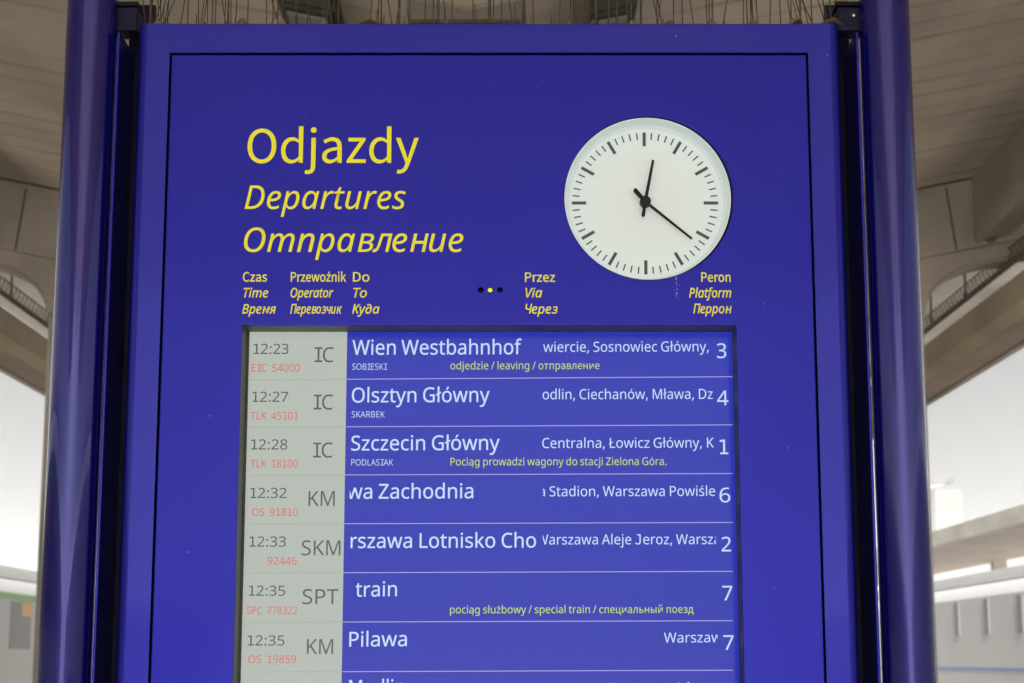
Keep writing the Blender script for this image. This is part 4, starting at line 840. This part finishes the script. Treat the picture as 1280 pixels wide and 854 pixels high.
# pale drips under the clock
bm = bmesh.new()
rnd = random.Random(3)
for x, y, w, h in ((845.2, 345, 1.3, 6), (845.6, 352, .8, 5), (846.5, 360, .9, 3), (846, 365, 1.6, 3.5), (845, 369, 1.0, 2), (849, 356, .7, 1.5), (843.5, 362, .6, 1.4), (847.5, 372, .7, 1.5)):
    c = at(x, y + h / 2, -.0003)
    quad_ = [(c.x + w * PXM / 2 * math.cos(t) * rnd.uniform(.7, 1.2), -.0003, c.z + h * PXM / 2 * math.sin(t) * rnd.uniform(.8, 1.1)) for t in [i * math.pi / 4 for i in range(8)]]
    f = bm.faces.new([bm.verts.new(p) for p in quad_])
obj('drip_mark', bm, M['dirt'], board)

# ------------------------------------------------------------------ clock, set into the door
clock = None
DY = 0.026
bm = bmesh.new()
n = 120
rings = []
for r, y in ((CR - .0012, .0036), (CR - .0016, .0002), (CR - .0012, -.0008), (CR - .0022, -.0010), (CR - .0028, .001), (CR - .0037, DY - .004), (CR - .008, DY)):
    rings.append([bm.verts.new((cc.x - .0012 + r * math.cos(2 * math.pi * i / n), y, cc.z - .0009 + r * math.sin(2 * math.pi * i / n))) for i in range(n)])
for A, B_ in zip(rings[1:], rings[2:]):
    for i in range(n): bm.faces.new((A[i], A[(i + 1) % n], B_[(i + 1) % n], B_[i]))
for v in rings[0]: bm.verts.remove(v)
bm.faces.new(rings[-1])
clock = obj('clock_face', bm, M['white_dial'], board, autosmooth=0.5)
bm = bmesh.new()                                        # dark gasket behind the rim
A = [bm.verts.new((cc.x + (CR + .006) * math.cos(2 * math.pi * i / n), .0045, cc.z + (CR + .006) * math.sin(2 * math.pi * i / n))) for i in range(n)]
B_ = [bm.verts.new((cc.x + (CR - .0003) * math.cos(2 * math.pi * i / n), .0052, cc.z + (CR - .0003) * math.sin(2 * math.pi * i / n))) for i in range(n)]
for i in range(n): bm.faces.new((A[i], A[(i + 1) % n], B_[(i + 1) % n], B_[i]))
obj('gasket', bm, M['black'], clock)
tc_ = at(806.2, 254, DY)
TPX = at(807, 254, DY).x - at(806, 254, DY).x
bm = bmesh.new()
for k in range(60):
    a = math.radians(6 * k)
    big = k % 5 == 0
    r0, r1, w = (73.4, 91.3, 4.0) if big else (82.0, 91.0, 1.7)
    d, t = Vector((math.sin(a), 0, math.cos(a))), Vector((math.cos(a), 0, -math.sin(a)))
    c = Vector((tc_.x, DY - .0006, tc_.z))
    q = [c + d * r0 * TPX - t * w / 2 * TPX, c + d * r0 * TPX + t * w / 2 * TPX, c + d * r1 * TPX + t * w / 2 * TPX, c + d * r1 * TPX - t * w / 2 * TPX]
    bm.faces.new([bm.verts.new(p) for p in q])
obj('minute_marks', bm, M['tick'], clock)
def hand(name, tip, tail, w0, w1, wt, y):
    hub = at(806.6, 252, y)
    bm = bmesh.new()
    A, B_ = at(*tip, y), at(*tail, y)
    d = (A - hub).normalized(); t = Vector((d.z, 0, -d.x))
    e = (B_ - hub).normalized()
    w0, w1, wt = w0 * PXM / 2, w1 * PXM / 2, wt * PXM / 2
    poly = [hub - t * w0, hub + t * w0, A + t * w1, A - t * w1]
    tail_ = [hub + t * wt * .8, hub - t * wt * .8, B_ - t * wt, B_ - e * 0 - t * wt * .5 + e * wt * .7, B_ + t * wt * .5 + e * wt * .7, B_ + t * wt]
    for q in (poly, tail_):
        prism(bm, [(p.x, p.z) for p in q], lambda x, z: Vector((x, y, z)), lambda x, z: Vector((x, y + .0012, z)))
    return obj(name, bm, M['hand'], clock)
hand('hour_hand', (816.5, 200), (804, 269.5), 4.2, 3.2, 4.6, DY - .007)
hand('minute_hand', (865, 298.5), (794, 237.8), 3.8, 2.8, 6.0, DY - .0095)
hb = at(806.8, 251.6, DY - .010)
bm = bmesh.new(); tube(bm, (hb.x, DY - .0115, hb.z), (hb.x, DY, hb.z), 7.0 * PXM, n=32); obj('hub', bm, M['hand'], clock)

# ------------------------------------------------------------------ the screen
SY = 0.045
scr = bmesh.new()
t = .004
for x0, x1, z0, z1 in ((SX0 - t, SX0, SZ0 - t, SZ1 + t), (SX1, SX1 + t, SZ0 - t, SZ1 + t), (SX0, SX1, SZ1, SZ1 + t), (SX0, SX1, SZ0 - t, SZ0)):
    box(scr, x0, x1, .0037, SY + .012, z0, z1)
bez = obj('screen_surround', scr, M['bezel'], board)
LX0 = at(312, 420, SY).x; LX1 = at(917, 420, SY).x
LZ1 = at(600, 414.6, SY).z
bm = bmesh.new(); box(bm, SX0 - .003, SX1 + .003, SY + .0006, SY + .012, SZ0 - .003, SZ1 + .003); obj('screen_back', bm, M['bezel'], bez)
bm = bmesh.new(); quad(bm, LX0, LX1, SZ0 + .01, LZ1, SY)
screen = obj('screen', bm, M['lcd_blue'], board, recalc=False)
CXP = at(434, 420, SY).x
bm = bmesh.new(); quad(bm, LX0, CXP, SZ0 + .01, LZ1 - .0005, SY - .0004)
obj('time_column', bm, M['lcd_pale'], screen, recalc=False)
YR = SY - .0008
MATS = [M['lcd_white'], M['lcd_grey'], M['lcd_red'], M['lcd_yellow'], M['lcd_line'], M['lcd_fade'], M['lcd_faint']]
def row(label, div, items):
    bm = bmesh.new()
    for mi, st, s, x0, x1, base, cap, kw in items:
        merge(bm, write(st, s, x0, x1, base, cap, YR, **kw), mi)
    if div:
        l, r = div
        yy = lambda x: l + (r - l) * (x - 434) / 484
        quad_px(bm, (434, l + .55), (916, r + .55), (916, r - .55), (434, l - .55), YR, 4)
        quad_px(bm, (313, yy(313) + .5), (434, l + .5), (434, l - .5), (313, yy(313) - .5), YR, 5)
    tag(obj('timetable_row', bm, MATS, screen, recalc=False), label)
W, G, R, Y = 0, 1, 2, 3
def big(s, x0, x1, b, **k): return (W, 'D', s, x0, x1, b, 18.3, dict(bold=.00012, base1=b - .7, **k))
def via(s, x0, x1, b, **k): return (W, 'D', s, x0, x1, b, 12.5, dict(base1=b - .6, **k))
def tim(s, x0, x1, b): return (G, 'D', s, x0, x1, b, 12.6, dict(bold=.00004))
def num(s, x0, x1, b): return (R, 'D', s, x0, x1, b, 9.6, dict(bold=.00009, space=620))
def opr(s, x0, x1, b): return (G, 'D', s, x0, x1, b, 18.6, {})
def nam(s, x0, x1, b): return (W, 'D', s, x0, x1, b, 7.8, dict(bold=-.00005))
def yel(s, x0, x1, b, b1): return (Y, 'D', s, x0, x1, b, 9.6, dict(base1=b1, bold=.00005))
def plt(s, x0, x1, b): return (W, 'D', s, x0, x1, b, 18.2, dict(bold=.00003))
row('top row, 12:23 to Wien Westbahnhof from platform 3', (474.2, 471),
    [tim('12:23', 317, 360.5, 442.5), num('EIC 54000', 314.5, 374.5, 464.7), opr('IC', 393, 417, 452.8), big('Wien Westbahnhof', 440.5, 652, 443.6),
     nam('SOBIESKI', 440.2, 484, 462.3), yel('odjedzie / leaving / отправление', 563, 749.5, 461.9, 461.5), via('wiercie, Sosnowiec Główny,', 679, 886, 440), plt('3', 896.3, 908, 447.6)])
row('row 12:27 to Olsztyn Główny from platform 4', (533.6, 531.2),
    [tim('12:27', 315.5, 360, 502.4), num('TLK 45101', 313, 372.5, 524.6), opr('IC', 392, 416, 512), big('Olsztyn Główny', 439.8, 612, 503.2),
     nam('SKARBEK', 439.5, 481, 521.9), via('odlin, Ciechanów, Mława, Dz', 678.3, 891, 499.3), plt('4', 896.5, 910.6, 506.6)])
row('row 12:28 to Szczecin Główny from platform 1', (593.8, 592),
    [tim('12:28', 314, 359, 562), num('TLK 18100', 313, 372, 584.4), opr('IC', 391.2, 415.6, 572), big('Szczecin Główny', 439, 624.5, 563.2),
     nam('PODLASIAK', 439, 491.5, 582), yel('Pociąg prowadzi wagony do stacji Zielona Góra.', 563, 833, 582, 581.4), via('Centralna, Łowicz Główny, K', 677.8, 892.5, 560.2), plt('1', 900, 910.3, 567.8)])
row('row 12:32 to Warszawa Zachodnia from platform 6', (654.8, 653.2),
    [tim('12:32', 313, 358, 622.6), num('OS 91810', 314.8, 372, 645), opr('KM', 385.5, 418.3, 632.6), big('wa Zachodnia', 434, 591.5, 623.6, clip=(437, None)),
     via('a Stadion, Warszawa Powiśle', 674, 894, 620.6, clip=(678.6, None)), plt('6', 899.6, 913, 628)])
row('row 12:33 to the airport from platform 2', (716, 714.3),
    [tim('12:33', 311.8, 357.2, 683.4), num('92446', 334, 370.8, 706), (6, 'D', 'S3', 314.5, 327, 706, 9.6, {}), opr('SKM', 377, 425.5, 694.2), big('rszawa Lotnisko Cho', 438.3, 670, 685.2),
     via('Warszawa Aleje Jeroz, Warszaw', 670.5, 914, 680.8, clip=(678.6, 895)), plt('2', 902, 914, 689.4)])
row('row 12:35 special train from platform 7', (777.6, 776),
    [tim('12:35', 311, 356.3, 744.8), num('SPC 778322', 308.5, 371.5, 768), opr('SPT', 378, 422.6, 755.2), big('train', 444.4, 496, 746),
     yel('pociąg służbowy / special train / специальный поезд', 562.5, 867, 766.9, 766.2), plt('7', 903, 915.7, 750.6)])
row('row 12:35 to Pilawa from platform 7', (839.7, 837.8),
    [tim('12:35', 309.5, 355.4, 807), num('OS 19859', 310.3, 370.2, 829), opr('KM', 383.5, 416.3, 817.6), big('Pilawa', 436.6, 508.5, 808.4),
     via('Warszawa', 830, 911, 803.4, clip=(None, 897)), plt('7', 904.4, 917.3, 812.4)])
row('row to Modlin, cut by the lower edge of the photo', None,
    [tim('12:38', 308.5, 354.5, 868.5), opr('KM', 382.5, 415.5, 879), big('Modlin', 436.4, 505, 868.5), via('Praga Al', 759, 862, 866.5)])

# ------------------------------------------------------------------ tubular posts, plates and brackets between them and the cabinet
RT = 0.0322
for side, cx, m in ((-1, ax(97.5, .02), M['tube_gloss']), (1, ax(1121.3, .02), M['tube_worn'])):
    bm = bmesh.new()
    n = 72
    A = [bm.verts.new((cx + RT * math.cos(2 * math.pi * i / n), .02 + RT * math.sin(2 * math.pi * i / n), 0)) for i in range(n)]
    B_ = [bm.verts.new((v.co.x, v.co.y, 2.72)) for v in A]
    for i in range(n): bm.faces.new((A[i], A[(i + 1) % n], B_[(i + 1) % n], B_[i]))
    bm.faces.new(A[::-1]); bm.faces.new(B_)
    post = obj('post', bm, m, board, autosmooth=0.7)
    bm = bmesh.new()
    bmesh.ops.create_uvsphere(bm, u_segments=32, v_segments=12, radius=RT * 1.02, matrix=Matrix.Translation((cx, .02, 2.722)) @ Matrix.Diagonal((1, 1, .35, 1)))
    obj('cap', bm, m, post, smooth=True)
    xe = XL if side < 0 else XR
    lo, hi = sorted((cx - side * (RT - .003), xe - side * -.001))
    bm = bmesh.new(); box(bm, lo, hi, .105, .115, ZB, az(6, .105), .001)
    obj('side_plate', bm, M['dark_blue'], post)
    fx = ax(132, .012) if side < 0 else ax(1085.5, .012)
    bm = bmesh.new(); box(bm, fx - .0018, fx + .0018, .012, .105, ZB, az(40, .012), .0012, 3)
    obj('flange', bm, M['frame'], post)
    x0, x1 = sorted((ax(143, .03, 20) if side < 0 else ax(1079, .03, 20), ax(173.5, .03, 20) if side < 0 else ax(1046, .03, 20)))
    bm = bmesh.new(); box(bm, x0, x1, .022, .06, az(38, .022), az(8, .022), .003)
    br = obj('bracket', bm, M['dark_blue'], post)
    bm = bmesh.new(); box(bm, x0 - .003, x1 + .001, .020, .062, az(8, .022) + .0005, az(2, .022), .002); obj('rubber_cap', bm, M['black'], br)
    sx_ = ax(150, .02, 20) if side < 0 else ax(1067, .02, 20)
    bm = bmesh.new(); tube(bm, (sx_, .0225, az(20, .022)), (sx_, .0195, az(20, .022)), .0022, .0018, 12); obj('screw', bm, M['screw'] if side > 0 else M['dark_blue'], br)
    bm = bmesh.new(); box(bm, cx - .09, cx + .09, -.07, .11, .0005, .014, .003); obj('base_plate', bm, M['dark_blue'], post)

# ------------------------------------------------------------------ bird spikes along the top of the cabinet
YS = 0.05
rnd = random.Random(11)
domes = [(197, 8), (252, 7), (302, 8), (352, 8), (404, 6), (458, 6), (508, 6), (558, 6), (608, 6), (660, 6), (712, 7), (741, 5), (790, 6), (838, 8), (890, 8), (942, 9), (992, 8)]
zt = ZT + .0005
strips = [(183, 452, 'left'), (456, 728, 'middle'), (732, 1030, 'right')]
lab = {'left': 'bird spike strip on the cabinet top over the left end, wires leaning at the corner',
       'middle': 'bird spike strip on the middle of the cabinet top, wires mostly upright',
       'right': 'bird spike strip on the cabinet top over the right end, above the clock'}
specials = {'left': [(183, 176, 140), (182, 191, 130), (187, 187, 120), (190, 204, 120), (197, 209, 120), (200, 196, 110), (204, 208, 110), (202, 222, 100), (224, 234, 55), (235, 234.5, 130), (334, 358, 95), (352, 336, 110)],
            'middle': [], 'right': [(1000, 986, 40), (1006, 994, 110), (1013, 1003, 120), (1020, 1001, 110), (1036, 1022, 130), (1037, 1030, 120), (1040, 1039, 120), (1041, 1046, 110)]}
for x0, x1, key in strips:
    px0, px1 = ax(x0, YS, 30), ax(x1, YS, 30)
    root = empty('bird_spike_strip', ((px0 + px1) / 2, YS, ZT), lab[key], 'bird spikes', 'bird spike strips on the cabinet top')
    bm = bmesh.new(); box(bm, px0, px1, YS - .016, YS + .016, zt, zt + .004, .001)
    for dx, w in domes:
        if x0 <= dx < x1:
            c = ax(dx, YS - .01, 30)
            bmesh.ops.create_uvsphere(bm, u_segments=14, v_segments=8, radius=1, matrix=Matrix.Translation((c, YS - .006, zt + .003)) @ Matrix.Diagonal((w * PXM, .010, .0175 + .003 * rnd.random(), 1)))
    obj('base', bm, M['spike_base'], root, smooth=False)
    wires = []
    for dx, w in domes:
        if x0 <= dx < x1:
            for k in range(7):
                bx_ = dx + rnd.uniform(-22, 24)
                lean = rnd.choice((0, 0, 0, rnd.uniform(-9, 9)))
                h = rnd.choice((118, 118, 118, 112, 112, rnd.uniform(22, 40)))
                wires.append((bx_, bx_ + lean, h))
    wires += specials[key]
    for b0, t0, h in wires:
        if b0 < x0 + 2 and (b0, t0, h) not in specials[key]: b0 += 10; t0 += 10
        if b0 > x1 - 2 and (b0, t0, h) not in specials[key]: b0 -= 10; t0 -= 10
        yb = YS + rnd.choice((-.010, 0, .010))
        p = Vector((ax(b0, yb, 30), yb, zt + .002))
        q = p + Vector(((t0 - b0) * PXM * h / 55 * 1.0, rnd.uniform(-.02, .02), h * .001))
        bm = bmesh.new()
        mid = p.lerp(q, .55) + Vector((rnd.uniform(-.0015, .0015), 0, 0))
        tube(bm, p, mid, .00078, .00078, 6); tube(bm, mid, q, .00078, .0007, 6)
        obj('spike', bm, M['wire'], root)

def scrap(name, label, cat, px, w, h, m, y, curl):
    """a small curled dry leaf or crumb lying on the cabinet top"""
    c = Vector((ax(px, y, 28), y, zt + .001))
    bm = bmesh.new()
    n, k = 10, 5
    g = []
    for i in range(n + 1):
        u = i / n * 2 - 1
        half = (1 - abs(u) ** 1.7) * .5 + .02
        r = []
        for j in range(k):
            v = (j / (k - 1) * 2 - 1)
            r.append(bm.verts.new(c + Vector((u * w * PXM / 2, v * half * .012, .0005 + h * PXM * (.55 * (1 - u * u) + curl * v * v * (1 - abs(u)) + .08 * math.sin(7 * u))))))
        g.append(r)
    for i in range(n):
        for j in range(k - 1): bm.faces.new((g[i][j], g[i + 1][j], g[i + 1][j + 1], g[i][j + 1]))
    bmesh.ops.solidify(bm, geom=bm.faces[:], thickness=.0006)
    tag(obj(name, bm, m, smooth=True), label, cat)
scrap('dry_leaf', 'curled dry leaf on the cabinet top, left of the middle', 'leaf', 462, 40, 9, M['leaf'], .022, .5)
scrap('dry_leaf', 'tan dry leaf at the right corner of the cabinet top beside the bracket', 'leaf', 1039, 34, 12, M['leaf'], .016, .3)
scrap('twig_scrap', 'reddish scrap on the cabinet top among the right spikes', 'scrap', 996, 16, 9, M['rust'], .018, .4)
scrap('dry_leaf', 'small pale dry leaf in the middle of the cabinet top under the concrete block', 'leaf', 533, 34, 12, M['leaf'], .024, .4)
scrap('dry_leaf', 'pale dry leaf on the cabinet top, right of the middle', 'leaf', 612, 40, 12, M['leaf'], .026, .6)

# ------------------------------------------------------------------ mist
hz = bpy.data.materials.new('mist')
hz.use_nodes = True
nt = hz.node_tree
nt.nodes.clear()
pv = nt.nodes.new('ShaderNodeVolumePrincipled')
pv.inputs['Color'].default_value = (0.95, 0.96, 0.97, 1)
pv.inputs['Density'].default_value = 0.0045
mo = nt.nodes.new('ShaderNodeOutputMaterial')
nt.links.new(pv.outputs['Volume'], mo.inputs['Volume'])
bm = bmesh.new()
box(bm, -405, 405, -405, 605, -2.6, 12)
tag(obj('haze', bm, hz), kind='stuff')
